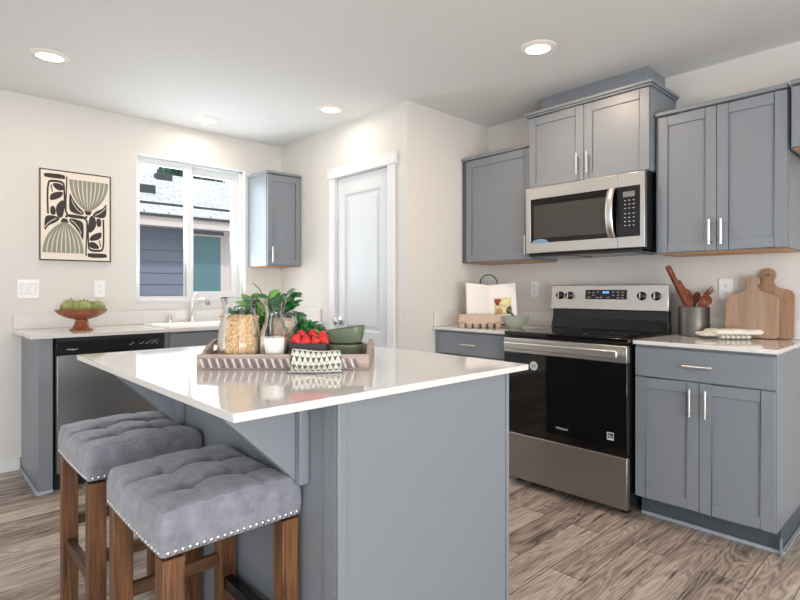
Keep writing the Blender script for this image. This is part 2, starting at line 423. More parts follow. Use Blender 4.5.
def floor_mat():
    m, nt, b = base('oak_plank_floor')
    tc = nt.nodes.new('ShaderNodeTexCoord'); sp = nt.nodes.new('ShaderNodeSeparateXYZ'); cb = nt.nodes.new('ShaderNodeCombineXYZ')
    nt.links.new(tc.outputs['Object'], sp.inputs[0])
    nt.links.new(sp.outputs[1], cb.inputs[0]); nt.links.new(sp.outputs[0], cb.inputs[1])
    br = nt.nodes.new('ShaderNodeTexBrick'); br.offset = 0.37; br.offset_frequency = 2; br.squash = 1
    br.inputs['Color1'].default_value = (0, 0, 0, 1); br.inputs['Color2'].default_value = (1, 1, 1, 1)
    br.inputs['Mortar'].default_value = (0.5, 0.5, 0.5, 1)
    br.inputs['Scale'].default_value = 1; br.inputs['Mortar Size'].default_value = 0.0016; br.inputs['Mortar Smooth'].default_value = 0.1
    br.inputs['Brick Width'].default_value = 1.22; br.inputs['Row Height'].default_value = 0.150; br.inputs['Bias'].default_value = 0
    nt.links.new(cb.outputs[0], br.inputs['Vector'])
    # grain coordinates, shifted plank by plank
    sc_ = nt.nodes.new('ShaderNodeVectorMath'); sc_.operation = 'MULTIPLY_ADD'
    sc_.inputs[1].default_value = (13, 7, 5)
    nt.links.new(br.outputs['Color'], sc_.inputs[0]); nt.links.new(cb.outputs[0], sc_.inputs[2])
    mp = nt.nodes.new('ShaderNodeMapping'); mp.inputs['Scale'].default_value = (0.9, 6.0, 1)
    nt.links.new(sc_.outputs[0], mp.inputs[0])
    # cathedral figure: contour lines of a soft noise
    n1 = nt.nodes.new('ShaderNodeTexNoise'); n1.inputs['Scale'].default_value = 1.5; n1.inputs['Detail'].default_value = 2; n1.inputs['Distortion'].default_value = 0.4
    nt.links.new(mp.outputs[0], n1.inputs[0])
    c1 = nt.nodes.new('ShaderNodeMath'); c1.operation = 'MULTIPLY'; c1.inputs[1].default_value = 30
    nt.links.new(n1.outputs['Fac'], c1.inputs[0])
    c2 = nt.nodes.new('ShaderNodeMath'); c2.operation = 'PINGPONG'; c2.inputs[1].default_value = 1
    nt.links.new(c1.outputs[0], c2.inputs[0])
    mp2 = nt.nodes.new('ShaderNodeMapping'); mp2.inputs['Scale'].default_value = (2.6, 130.0, 1)
    nt.links.new(sc_.outputs[0], mp2.inputs[0])
    n2 = nt.nodes.new('ShaderNodeTexNoise'); n2.inputs['Scale'].default_value = 1.6; n2.inputs['Detail'].default_value = 6; n2.inputs['Roughness'].default_value = 0.7
    nt.links.new(mp2.outputs[0], n2.inputs[0])
    mp3 = nt.nodes.new('ShaderNodeMapping'); mp3.inputs['Scale'].default_value = (1.5, 11.0, 1)
    nt.links.new(sc_.outputs[0], mp3.inputs[0])
    n3 = nt.nodes.new('ShaderNodeTexNoise'); n3.inputs['Scale'].default_value = 1.3; n3.inputs['Detail'].default_value = 5
    nt.links.new(mp3.outputs[0], n3.inputs[0])
    def mad(a, k, c):
        n = nt.nodes.new('ShaderNodeMath'); n.operation = 'MULTIPLY_ADD'; n.inputs[1].default_value = k
        nt.links.new(a, n.inputs[0])
        if isinstance(c, (int, float)): n.inputs[2].default_value = c
        else: nt.links.new(c, n.inputs[2])
        return n.outputs[0]
    a = mad(c2.outputs[0], 0.16, 0.035)
    a = mad(n2.outputs['Fac'], 0.60, a)
    a = mad(n3.outputs['Fac'], 0.50, a)
    mp4 = nt.nodes.new('ShaderNodeMapping'); mp4.inputs['Scale'].default_value = (3.2, 22.0, 1); mp4.inputs['Location'].default_value = (4, 9, 0)
    nt.links.new(sc_.outputs[0], mp4.inputs[0])
    n4 = nt.nodes.new('ShaderNodeTexNoise'); n4.inputs['Scale'].default_value = 1.6; n4.inputs['Detail'].default_value = 7; n4.inputs['Roughness'].default_value = 0.65
    nt.links.new(mp4.outputs[0], n4.inputs[0])
    r4 = nt.nodes.new('ShaderNodeMapRange'); r4.inputs[1].default_value = 0.56; r4.inputs[2].default_value = 0.70; r4.inputs[3].default_value = 0; r4.inputs[4].default_value = -0.20
    nt.links.new(n4.outputs['Fac'], r4.inputs[0])
    a = mad(r4.outputs[0], 1.0, a)
    a = mad(br.outputs['Color'], 0.24, a)
    r = nt.nodes.new('ShaderNodeValToRGB')
    e = r.color_ramp.elements
    e[0].position = 0.52; e[0].color = srgb(88, 76, 70)
    e[1].position = 0.95; e[1].color = srgb(204, 191, 178)
    k = e.new(0.65); k.color = srgb(140, 125, 115)
    k = e.new(0.77); k.color = srgb(168, 153, 141)
    nt.links.new(a, r.inputs[0])
    mx = nt.nodes.new('ShaderNodeMix'); mx.data_type = 'RGBA'; mx.inputs[7].default_value = srgb(74, 62, 56)
    nt.links.new(br.outputs['Fac'], mx.inputs[0]); nt.links.new(r.outputs[0], mx.inputs[6]); nt.links.new(mx.outputs[2], b.inputs['Base Color'])
    b.inputs['Roughness'].default_value = 0.38; b.inputs['Specular IOR Level'].default_value = 0.4
    bp = nt.nodes.new('ShaderNodeBump'); bp.inputs['Strength'].default_value = 0.25; bp.inputs['Distance'].default_value = 0.001
    nt.links.new(a, bp.inputs['Height']); nt.links.new(bp.outputs[0], b.inputs['Normal'])
    return m
M_FLOOR = floor_mat()

# ------------------------------------------------------------------ the room
XE, YF = 3.0, -3.2          # east and front walls, behind the camera
WT = 0.14
WY0, WY1, WZ0, WZ1 = 1.25, 2.138, 1.075, 2.196       # kitchen window opening
struct(MB().box(XW-WT, XE+WT, YF-WT, YR+WT, -0.08, 0).build('floor', M_FLOOR), 'grey-brown wood plank floor', 'floor')
struct(MB().box(XW-WT, XE+WT, YF-WT, YR+WT, CH, CH+0.08).build('ceiling', M_CEIL), 'white textured ceiling', 'ceiling')
m = MB()
m.box(XW-WT, XW, YF, WY0, 0, CH).box(XW-WT, XW, WY1, YR, 0, CH).box(XW-WT, XW, WY0, WY1, 0, WZ0).box(XW-WT, XW, WY0, WY1, WZ1, CH)
struct(m.build('wall_left', M_WALL), 'off-white wall with the kitchen window', 'wall')
struct(MB().box(XP-0.1, XE, YR, YR+WT, 0, CH).build('wall_back', M_WALL), 'off-white wall behind the range', 'wall')
# pantry box: front wall with the door opening and the side wall
DX0, DX1, DZ = -3.405, -2.775, 2.045
m = MB().box(XW, DX0, YP, YP+0.1, 0, CH).box(DX1, XP, YP, YP+0.1, 0, CH).box(DX0, DX1, YP, YP+0.1, DZ, CH)
struct(m.build('wall_pantry', M_WALL), 'off-white pantry wall around the white door', 'wall')
struct(MB().box(XP-0.1, XP, YP+0.1, YR, 0, CH).build('wall_pantry_side', M_WALL), 'off-white side wall of the pantry', 'wall')
# front wall with glass door opening, east wall with window opening (behind the camera)
m = MB().box(XW, -3.5, YF-WT, YF, 0, CH).box(-0.5, 0.15, YF-WT, YF, 0, CH).box(2.25, XE, YF-WT, YF, 0, CH).box(0.15, 2.25, YF-WT, YF, 0, 0.7).box(0.15, 2.25, YF-WT, YF, 2.2, CH).box(-3.5, -0.5, YF-WT, YF, 2.1, CH)
struct(m.build('wall_front', M_WALL), 'off-white wall with the patio door', 'wall')
m = MB().box(XE, XE+WT, YF, -1.9, 0, CH).box(XE, XE+WT, 1.5, YR, 0, CH).box(XE, XE+WT, -1.9, 1.5, 0, 0.4).box(XE, XE+WT, -1.9, 1.5, 2.3, CH)
struct(m.build('wall_right', M_WALL), 'off-white wall with a wide window', 'wall')
m = MB()
for x0, x1 in ((-3.5, -3.42), (-2.04, -1.96), (-0.58, -0.5)): m.box(x0, x1, YF-0.06, YF-0.01, 0, 2.1)
m.box(-3.42, -0.58, YF-0.06, YF-0.01, 2.02, 2.1).box(-3.42, -0.58, YF-0.06, YF-0.01, 0, 0.05)
struct(m.build('door_2', M_TRIM, bev=0.004), 'white framed sliding glass door', 'door')
m = MB()
for y0, y1 in ((-1.9, -1.84), (-0.24, -0.16), (1.44, 1.5)): m.box(XE+0.01, XE+0.06, y0, y1, 0.4, 2.3)
m.box(XE+0.01, XE+0.06, -1.84, 1.44, 2.24, 2.3).box(XE+0.01, XE+0.06, -1.84, 1.44, 0.4, 0.46)
struct(m.build('window_2', M_TRIM, bev=0.004), 'wide white framed window', 'window')
m = MB().box(0.15, 0.21, YF-0.06, YF-0.01, 0.7, 2.2).box(2.19, 2.25, YF-0.06, YF-0.01, 0.7, 2.2).box(0.21, 2.19, YF-0.06, YF-0.01, 0.7, 0.76).box(0.21, 2.19, YF-0.06, YF-0.01, 2.14, 2.2)
struct(m.build('added_front_window', M_TRIM, bev=0.004), 'unseen white framed window added for the front fill light', 'window')  # unseen window added to go with the fill lamp for the range wall
# baseboards
struct(MB().box(XW, XW+0.014, YF, 0.55, 0, 0.085).build('baseboard_left', M_TRIM, bev=0.004), 'white baseboard below the light switch', 'baseboard')
struct(MB().box(-0.54, XE, YR-0.014, YR, 0, 0.085).build('baseboard_back', M_TRIM, bev=0.004), 'white baseboard of the range wall', 'baseboard')
m = MB().box(XW+0.62, DX0-0.07, YP-0.014, YP, 0, 0.085).box(DX1+0.07, XP, YP-0.014, YP, 0, 0.085)
struct(m.build('baseboard_pantry', M_TRIM, bev=0.004), 'white baseboard beside the pantry door', 'baseboard')

# kitchen window: white vinyl slider set in a white return
wn = thing('window_1', 'white vinyl sliding kitchen window above the sink', 'window', (XW, 0, 0)); wn['kind'] = 'structure'
m = MB()
m.box(-0.13, 0.003, WY0, WY0+0.012, WZ0, WZ1).box(-0.13, 0.003, WY1-0.012, WY1, WZ0, WZ1)
m.box(-0.13, 0.003, WY0+0.012, WY1-0.012, WZ1-0.012, WZ1).box(-0.13, 0.006, WY0+0.012, WY1-0.012, WZ0, WZ0+0.012)
m.build('window_return', M_TRIM, wn, bev=0.002)
m = MB(); a0, a1, b0, b1 = WY0+0.012, WY1-0.012, WZ0+0.012, WZ1-0.012
m.box(-0.135, -0.05, a0, a0+0.010, b0, b1).box(-0.135, -0.05, a1-0.020, a1, b0, b1).box(-0.135, -0.05, a0, a1, b0, b0+0.014).box(-0.135, -0.05, a0, a1, b1-0.016, b1)
m.build('window_frame', M_TRIM, wn, bev=0.004)
def sash(y0, y1, x0, x1, s_, sb_, st_):
    q = MB().box(x0, x1, y0, y0+s_, b0+0.005, b1-0.005).box(x0, x1, y1-s_, y1, b0+0.005, b1-0.005)
    q.box(x0, x1, y0+s_, y1-s_, b0+0.005, b0+0.005+sb_).box(x0, x1, y0+s_, y1-s_, b1-0.005-st_, b1-0.005)
    o = q.build('window_sash', M_TRIM, wn, bev=0.003)
    MB().box((x0+x1)/2-0.002, (x0+x1)/2+0.002, y0+s_, y1-s_, b0+0.005+sb_, b1-0.005-st_).build('window_pane', M_PANE, o)
    return o
sash(a0+0.002, 1.695, -0.085, -0.055, 0.036, 0.030, 0.045)
sash(1.650, a1-0.004, -0.120, -0.090, 0.072, 0.068, 0.070)
MB().box(-0.062, -0.050, 1.652, 1.672, 1.50, 1.56).build('window_latch', M_WHITE, wn, bev=0.003)
MB().box(-0.05, 0.012, WY0+0.012, WY1-0.012, WZ0+0.012, WZ0+0.02).build('window_sill', M_TRIM, wn, bev=0.003)

# pantry door
dr = thing('door_1', 'white two-panel pantry door with a satin knob', 'door', (DX0, YP, 0)); dr['kind'] = 'structure'
DWd = DX1-DX0
m = MB()
s_, yf, yr_ = 0.105, 0.012, 0.045
pz = [(0.22, 0.72), (0.86, DZ-0.135)]
m.box(0.003, s_, yf, yr_, 0.01, DZ-0.004).box(DWd-s_, DWd-0.003, yf, yr_, 0.01, DZ-0.004)
m.box(s_, DWd-s_, yf, yr_, 0.01, pz[0][0]).box(s_, DWd-s_, yf, yr_, pz[0][1], pz[1][0]).box(s_, DWd-s_, yf, yr_, pz[1][1], DZ-0.004)
m.build('door_slab', M_DOORW, dr, bev=0.002)
for z0, z1 in pz:
    x0, x1 = s_, DWd-s_
    rings = [(0, 0.0), (0.012, 0.012), (0.022, 0.012), (0.045, 0.004)]
    vs, fs = [], []
    for ins, dep in rings:
        vs += [(x0+ins, yf+dep, z0+ins), (x1-ins, yf+dep, z0+ins), (x1-ins, yf+dep, z1-ins), (x0+ins, yf+dep, z1-ins)]
    for i in range(len(rings)-1):
        for k in range(4): fs.append((i*4+k, i*4+(k+1) % 4, (i+1)*4+(k+1) % 4, (i+1)*4+k))
    fs.append((12, 13, 14, 15))
    MB().add(vs, fs).build('door_panel', M_DOORW, dr, smooth=False, solid=0.002)
kn = MB().lathe([(0.0, 0), (0.032, 0), (0.032, 0.006), (0.012, 0.012), (0.011, 0.03), (0.02, 0.036), (0.029, 0.048), (0.029, 0.058), (0.02, 0.066), (0.0, 0.068)], 24, cap=False)
kn.xf(Matrix.Translation((0.055, 0.012, 0.93)) @ Matrix.Rotation(R(90), 4, 'X'))
kn.build('door_knob', M_CHROME, dr)
for z in (0.25, 1.02, 1.80):
    MB().tube([(DWd-0.004, 0.006, z-0.045), (DWd-0.004, 0.006, z+0.045)], 0.006, 8).build('hinge', M_STEELV, dr)
m = MB().box(DX0-0.07, DX0, YP-0.016, YP, 0, DZ+0.004).box(DX1, DX1+0.07, YP-0.016, YP, 0, DZ+0.004)
m.box(DX0-0.085, DX1+0.085, YP-0.022, YP, DZ+0.004, DZ+0.085)
m.box(DX0-0.07+0.07, DX0+0.003, YP, YP+0.1, 0, DZ).box(DX1-0.003, DX1, YP, YP+0.1, 0, DZ)
struct(m.build('trim_1', M_TRIM, bev=0.003), 'white casing around the pantry door', 'trim')
struct(MB().box(DX0-0.1, DX1+0.1, YP+0.11, YP+0.12, 0, DZ+0.1).build('wall_pantry_inside', M_WALL), 'inside of the pantry', 'wall')

# recessed ceiling lights
def downlight(x, y, label, power, colr=(1.0, 0.83, 0.66)):
    t = thing('ceiling_light', label, 'ceiling light', (x, y, CH), 0, 'recessed ceiling lights')
    MB().lathe([(0.066, -0.012), (0.072, -0.014), (0.094, -0.004), (0.096, 0.0), (0.066, 0.0)], 40, cap=False).build('trim_ring', M_TRIMRING, t)
    MB().lathe([(0.066, -0.003), (0.066, -0.006), (0.0, -0.008)], 32, cap=False).build('diffuser', M_LED, t)
    l = area_light('downlight_lamp', (x, y, CH-0.02), (0, 0, 0), 0.13, 0.13, power, colr, 'DISK')
    return t
downlight(-3.44, 0.582, 'round recessed ceiling light at the far left above the light switch', 4.0)
downlight(-1.557, 2.457, 'round recessed ceiling light in front of the microwave cabinet', 10.0, (1.0, 0.76, 0.55))
downlight(-3.925, 1.669, 'round recessed ceiling light above the kitchen window', 3.0)
downlight(-3.085, 2.211, 'round recessed ceiling light above the pantry door', 2.2)

# ------------------------------------------------------------------ cabinets (local frame: x along the run, front at y=0 facing -y)
def bar_pull(parent, x, z, L=0.13, vertical=True, y=0.0):
    d = Vector((0, 0, 1)) if vertical else Vector((1, 0, 0))
    c = Vector((x, y-0.030, z))
    m = MB().tube([c-d*L/2, c+d*L/2], 0.0066, 12)
    for s in (-1, 1):
        q = c + d*(L/2-0.022)*s
        m.tube([q, q+Vector((0, 0.030, 0))], 0.0045, 10)
    return m.build('handle', M_CHROME, parent)
def shaker(parent, x0, x1, z0, z1, name='door', stile=0.052, flat=False):
    t = 0.019
    m = MB()
    if flat:
        m.box(x0, x1, -t, 0, z0, z1)
    else:
        m.box(x0, x0+stile, -t, 0, z0, z1).box(x1-stile, x1, -t, 0, z0, z1)
        m.box(x0+stile, x1-stile, -t, 0, z0, z0+stile).box(x0+stile, x1-stile, -t, 0, z1-stile, z1)
        m.box(x0+stile-0.001, x1-stile+0.001, -t+0.008, -0.002, z0+stile-0.001, z1-stile+0.001)
    return m.build(name, M_CAB, parent, bev=0.0015)
def crown(parent, x0, x1, z, D, left=True, right=True, h=0.022, name='crown_moulding'):
    o = 0.010
    xl, xr = x0-(o if left else 0), x1+(o if right else 0)
    m = MB().box(xl, xr, -0.019-o, D, z, z+h)
    return m.build(name, M_CAB, parent, bev=0.006)

# ---- upper cabinets on the range wall
UF = YR-0.31   # carcass front
c = thing('wall_cabinet', 'blue-grey single-door wall cabinet in the corner left of the microwave', 'cabinet', (XP+0.004, UF, 0), 0)
W_ = 1.975-2.584; W_ = -1.978-(XP+0.004)
MB().box(0, W_, 0, 0.308, 1.372, 2.127).build('carcass', M_CAB, c, bev=0.001)
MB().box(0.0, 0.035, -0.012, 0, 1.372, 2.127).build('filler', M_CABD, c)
part_label(MB().box(0.02, W_-0.02, 0.01, 0.30, 1.366, 1.3715).build('bottom_panel', M_CABWOOD, c), 'bare maple underside')
d = shaker(c, 0.042, W_-0.003, 1.376, 2.122); bar_pull(d, W_-0.035, 1.47, y=-0.019)
crown(c, 0, W_, 2.1275, 0.308, False, False)

c = thing('wall_cabinet', 'tall blue-grey two-door wall cabinet right of the microwave', 'cabinet', (-1.187, UF, 0), 0)
W_ = 0.611
MB().box(0, W_, 0, 0.308, 1.372, 2.127).build('carcass', M_CAB, c, bev=0.001)
part_label(MB().box(0.012, W_-0.012, 0.005, 0.30, 1.366, 1.3715).build('bottom_panel', M_CABWOOD, c), 'bare maple underside')
for x0, x1, hx in ((0.016, 0.306, 0.280), (0.309, W_-0.004, 0.335)):
    d = shaker(c, x0, x1, 1.376, 2.120); bar_pull(d, hx, 1.47, y=-0.019)
crown(c, 0, W_, 2.1275, 0.308, False, False)

c = thing('wall_cabinet', 'short blue-grey wall cabinet cut off by the right edge of the photo', 'cabinet', (-0.566, UF-0.02, 0), 0)
MB().box(0, 0.90, 0, 0.328, 1.835, 2.127).build('carcass', M_CAB, c, bev=0.001)
part_label(MB().box(0.012, 0.888, 0.005, 0.32, 1.829, 1.8345).build('bottom_panel', M_CABWOOD, c), 'bare maple underside')
for x0, x1, hx in ((0.006, 0.449, 0.42), (0.451, 0.895, 0.48)):
    d = shaker(c, x0, x1, 1.838, 2.120)
    bar_pull(d, hx, 1.92, y=-0.019)
crown(c, 0, 0.90, 2.1275, 0.328, False, True)

MWF = YR-0.36
c = thing('wall_cabinet', 'raised blue-grey two-door cabinet with crown and soffit box above the microwave', 'cabinet', (-1.972, MWF, 0), 0)
W_ = 0.780
MB().box(0, W_, 0, 0.358, 1.832, 2.297).build('carcass', M_CAB, c, bev=0.001)
for x0, x1, hx in ((0.005, 0.388, 0.357), (0.392, W_-0.005, 0.423)):
    d = shaker(c, x0, x1, 1.838, 2.292); bar_pull(d, hx, 1.935, y=-0.019)
# two-step crown
m = MB().box(-0.012, W_+0.012, -0.030, 0.358, 2.2975, 2.309).box(-0.022, W_+0.022, -0.041, 0.358, 2.309, 2.327)
m.build('crown_moulding', M_CAB, c, bev=0.004)
MB().box(0.03, 0.72, 0.10, 0.358, 2.3275, CH-0.001).build('riser_box', M_CAB, c, bev=0.001)
MB().box(0.025, 0.045, 0.093, 0.0995, 2.3275, CH-0.001).build('riser_trim', M_CAB, c)
MB().box(0.702, 0.724, 0.093, 0.0995, 2.3275, CH-0.001).build('riser_trim', M_CAB, c)

# ---- corner wall cabinet beside the window (rotated: local x = world +Y)
RZW = R(90)
c = thing('wall_cabinet', 'small blue-grey wall cabinet between the window and the pantry door', 'cabinet', (XW+0.31, 2.158, 0), RZW)
W_ = YP-2.158-0.002
MB().box(0, W_, 0, 0.308, 1.372, 2.127).build('carcass', M_CAB, c, bev=0.001)
part_label(MB().box(0.012, W_-0.012, 0.005, 0.30, 1.366, 1.3715).build('bottom_panel', M_CABWOOD, c), 'bare maple underside')
d = shaker(c, 0.004, W_-0.004, 1.376, 2.122, stile=0.052); bar_pull(d, 0.035, 1.46, y=-0.019)
crown(c, 0, W_, 2.1275, 0.308, True, False)

# ---- base cabinets on the range wall
BF = YR-0.61
def base_cab(label, x, W, doors, pulls_side, endR=False):
    c = thing('base_cabinet', label, 'cabinet', (x, BF, 0), 0)
    MB().box(0, W, 0, 0.608, 0.112, 0.8935).build('carcass', M_CAB, c, bev=0.001)
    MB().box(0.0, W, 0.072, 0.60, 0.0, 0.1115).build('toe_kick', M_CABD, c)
    d = shaker(c, 0.004, W-0.004, 0.735, 0.880, 'drawer_front', flat=True)
    bar_pull(d, W/2, 0.806, 0.13, False, -0.019)
    if doors == 2:
        for x0, x1, hx in ((0.004, W/2-0.0015, W/2-0.034), (W/2+0.0015, W-0.004, W/2+0.034)):
            d = shaker(c, x0, x1, 0.118, 0.729, stile=0.052); bar_pull(d, hx, 0.635, y=-0.019)
    else:
        d = shaker(c, 0.004, W-0.004, 0.118, 0.729, stile=0.052); bar_pull(d, W-0.04, 0.635, y=-0.019)
    return c
c = base_cab('blue-grey base cabinet with a drawer left of the range', XP+0.045, 0.575, 1, 0)
MB().box(-0.043, -0.001, -0.004, 0.02, 0.112, 0.8935).build('filler', M_CAB, c)
c = base_cab('blue-grey base cabinet with one drawer above two doors right of the range', -1.171, 0.607, 2, 0)
part_label(MB().box(0.0, 0.621, 0.058, 0.0715, 0, 0.018).box(0.6075, 0.621, 0.0715, 0.606, 0, 0.018).build('shoe_moulding', M_SHOE, c, bev=0.004), 'pale shoe moulding')
MB().box(0.6075, 0.616, 0.04, 0.0575, 0.0, 0.08).build('corner_post', M_CAB, c, bev=0.002)

# countertops (one thing each) with their backsplashes
def counter_range(label, x0, x1, splash_left):
    c = thing('countertop', label, 'countertop', (x0, YR-0.648, 0), 0)
    L = x1-x0
    MB().box(0, L, 0, 0.646, 0.894, 0.914).build('slab', M_QUARTZ, c, bev=0.003)
    x_ = 0
    if splash_left:
        MB().box(0.001, 0.02, 0.01, 0.646, 0.9145, 1.016).build('side_splash', M_QUARTZ, c, bev=0.002)
        x_ = 0.0205
    MB().box(x_, L-(0.0 if splash_left else 0.01), 0.627, 0.646, 0.9145, 1.016).build('backsplash', M_QUARTZ, c, bev=0.002)
    return c
counter_range('short white quartz countertop under the cookbook and egg carton', XP+0.002, -1.951, True)
counter_range('white quartz countertop under the cutting boards and utensil crock', -1.172, -0.551, False)

# ---- window wall run
FX = XW+0.61
c = thing('base_cabinet', 'blue-grey base cabinet end panel and filler left of the dishwasher', 'cabinet', (FX, 0.556, 0), RZW)
MB().box(0, 0.07, 0.0, 0.608, 0.0, 0.8935).build('end_panel', M_CAB, c, bev=0.001)
part_label(MB().box(-0.013, -0.0005, -0.013, 0.606, 0, 0.02).box(-0.0005, 0.07, -0.013, -0.0005, 0, 0.02).build('shoe_moulding', M_SHOE, c, bev=0.004), 'pale shoe moulding')
c = thing('base_cabinet', 'blue-grey sink base cabinet right of the dishwasher', 'cabinet', (FX, 1.250, 0), RZW)
W_ = YP-1.250-0.002
MB().box(0, W_, 0, 0.608, 0.112, 0.70).box(0, W_, 0, 0.03, 0.70, 0.8935).box(0, 0.02, 0.03, 0.608, 0.70, 0.8935).box(W_-0.3, W_, 0.03, 0.608, 0.70, 0.8935).build('carcass', M_CAB, c)
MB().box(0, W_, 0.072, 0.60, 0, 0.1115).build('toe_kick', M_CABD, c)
for x0, x1 in ((0.03, 0.87), (0.875, W_-0.004)):
    shaker(c, x0, x1, 0.735, 0.880, 'drawer_front', flat=True)
for x0, x1, hx in ((0.03, 0.448, 0.415), (0.452, 0.87, 0.485), (0.875, W_-0.004, 0.91)):
    d = shaker(c, x0, x1, 0.118, 0.729); bar_pull(d, hx, 0.635, y=-0.019)

SX0, SX1, SY0, SY1 = XW+0.085, XW+0.585, 1.30, 2.06     # sink cut-out
c = thing('countertop', 'long white quartz countertop under the kitchen window', 'countertop', (XW, 0, 0), 0)
y0, y1 = 0.510, YP-0.002
m = MB().box(0.002, 0.648, y0, SY0, 0.894, 0.914).box(0.002, 0.648, SY1, y1, 0.894, 0.914)
m.box(0.002, SX0-XW, SY0, SY1, 0.894, 0.914).box(SX1-XW, 0.648, SY0, SY1, 0.894, 0.914)
m.build('slab', M_QUARTZ, c, bev=0)
MB().box(0.002, 0.021, y0, y1-0.02, 0.9145, 1.016).build('backsplash', M_QUARTZ, c, bev=0.002)
MB().box(0.002, 0.63, y1-0.019, y1, 0.9145, 1.016).build('side_splash', M_QUARTZ, c, bev=0.002)

# sink
s = thing('kitchen_sink', 'white drop-in kitchen sink below the window', 'sink', ((SX0+SX1)/2, (SY0+SY1)/2, 0.914))
def rrect(hx, hy, r, z, n=5):
    o = []
    for cx, cy, a0 in ((hx-r, hy-r, 0), (-hx+r, hy-r, 90), (-hx+r, -hy+r, 180), (hx-r, -hy+r, 270)):
        for k in range(n+1):
            a = R(a0+90*k/n); o.append((cx+r*math.cos(a), cy+r*math.sin(a), z))
    return o
def loft(loops, capb=True, capt=False):
    m = MB(); n = len(loops[0]); vs = [p for l in loops for p in l]; fs = []
    for i in range(len(loops)-1):
        for k in range(n): fs.append((i*n+k, i*n+(k+1) % n, (i+1)*n+(k+1) % n, (i+1)*n+k))
    if capb: fs.append(tuple((len(loops)-1)*n+k for k in range(n)))
    if capt: fs.append(tuple(range(n-1, -1, -1)))
    return m.add(vs, fs)
hx, hy = (SX1-SX0)/2, (SY1-SY0)/2
loft([rrect(hx+0.02, hy+0.02, 0.04, 0.0005), rrect(hx+0.018, hy+0.018, 0.04, 0.009), rrect(hx-0.012, hy-0.012, 0.05, 0.009), rrect(hx-0.02, hy-0.02, 0.05, 0.0), rrect(hx-0.04, hy-0.04, 0.06, -0.17), rrect(hx-0.08, hy-0.08, 0.06, -0.185)]).build('basin', M_SINKW, s)
MB().lathe([(0.045, 0), (0.045, 0.003), (0.02, 0.001), (0, 0.001)], 20, c=(0, 0, -0.1845), cap=False).build('drain', M_CHROME, s)

# faucet (on the deck behind the sink)
f = thing('faucet', 'brushed nickel pull-out kitchen faucet below the window', 'faucet', (XW+0.055, 1.655, 0.9145))
MB().lathe([(0.027, 0), (0.027, 0.006), (0.020, 0.014), (0.0185, 0.12), (0.021, 0.135), (0.018, 0.15), (0.0, 0.155)], 24, cap=False).build('body', M_CHROME, f)
pth = []
for k in range(13):
    a = k/12
    pth.append((0.005+0.21*a, 0.02*a, 0.06+0.125*math.sin(min(1, a*1.15)*math.pi*0.60)))
MB().tube(pth, [0.017-0.004*k/12 for k in range(13)], 14).build('spout', M_CHROME, f)
e = pth[-1]
MB().tube([(e[0]-0.01, e[1], e[2]+0.004), (e[0]+0.02, e[1]+0.002, e[2]-0.012), (e[0]+0.032, e[1]+0.003, e[2]-0.03)], [0.016, 0.018, 0.018], 14).build('spray_head', M_STEELV, f)
MB().tube([(0, 0, 0.15), (0.0, 0.004, 0.19), (0.03, 0.02, 0.235)], [0.013, 0.010, 0.006], 12, flat=0.7).build('lever', M_CHROME, f)
sd = thing('soap_dispenser', 'short brushed nickel air gap cap left of the faucet', 'soap dispenser', (XW+0.055, 1.485, 0.9145))
MB().lathe([(0.020, 0), (0.020, 0.004), (0.017, 0.008), (0.017, 0.055), (0.013, 0.064), (0.0, 0.066)], 20, cap=False).build('cap', M_CHROME, sd)
MB().box(0.012, 0.018, -0.006, 0.006, 0.028, 0.05).build('vent_slot', M_STEELV, sd)

# dishwasher
dw = thing('dishwasher', 'stainless dishwasher with a black control strip', 'dishwasher', (FX, 0.632, 0), RZW)
W_ = 0.612
MB().box(0.004, W_-0.004, 0.0, 0.55, 0.1, 0.8745).build('tub', M_BLACKM, dw)
MB().box(0.006, W_-0.006, -0.022, -0.0005, 0.795, 0.868).build('control_panel', M_BLACK, dw, bev=0.004)
MB().box(0.006, W_-0.006, -0.0225, -0.0005, 0.869, 0.8930).build('top_strip', M_BLACKM, dw)
MB().box(0.008, W_-0.008, -0.027, -0.0005, 0.104, 0.790).build('door', M_STEELV, dw, bev=0.005)
MB().box(0.008, W_-0.008, 0.04, 0.07, 0.0, 0.0995).build('toe_plate', M_BLACKM, dw)
cp = dw.children[1]
text_mesh('logo', 'Whirlpool', 0.055, M_LOGO, cp, (0.085, -0.0225, 0.822), (R(90), 0, 0), shear=0.2, bold=0.01)
for i, x in enumerate([0.40, 0.415, 0.46, 0.475, 0.495, 0.51, 0.53, 0.545, 0.56]):
    MB().box(x, x+0.008, -0.0232, -0.0224, 0.828+0.008*(i % 2), 0.832+0.008*(i % 2)).build('button_mark', M_GLYPH, cp)
MB().box(0.52, 0.57, -0.0232, -0.0224, 0.846, 0.8475).build('button_mark', M_GLYPH, cp)

# ------------------------------------------------------------------ range
rg = thing('range', 'stainless electric range with black glass oven door', 'range', (-1.940, YR-0.675, 0), 0)
W_ = 0.763
MB().box(0.006, W_-0.006, 0.02, 0.665, 0.03, 0.890).build('body', M_BLACK, rg)
for x in (0.05, W_-0.05):
    for y in (0.08, 0.6): MB().lathe([(0.018, 0), (0.018, 0.0295)], 12, c=(x, y, 0)).build('foot', M_BLACKM, rg)
ct = MB().box(0.0, W_, -0.012, 0.527, 0.897, 0.922).build('cooktop', M_BLACKG, rg, bev=0.004)
for x, y, r_ in ((0.20, 0.16, 0.10), (0.20, 0.40, 0.078), (0.56, 0.16, 0.115), (0.56, 0.40, 0.078)):
    MB().lathe([(r_-0.002, 0.9222), (r_-0.002, 0.9226), (r_, 0.9226), (r_, 0.9222)], 48, c=(x, y, 0), cap=False).build('burner_ring', plain('burner_mark', srgb(70, 70, 72), 0.3) if 'burner' not in MATS else MATS['burner'], ct)
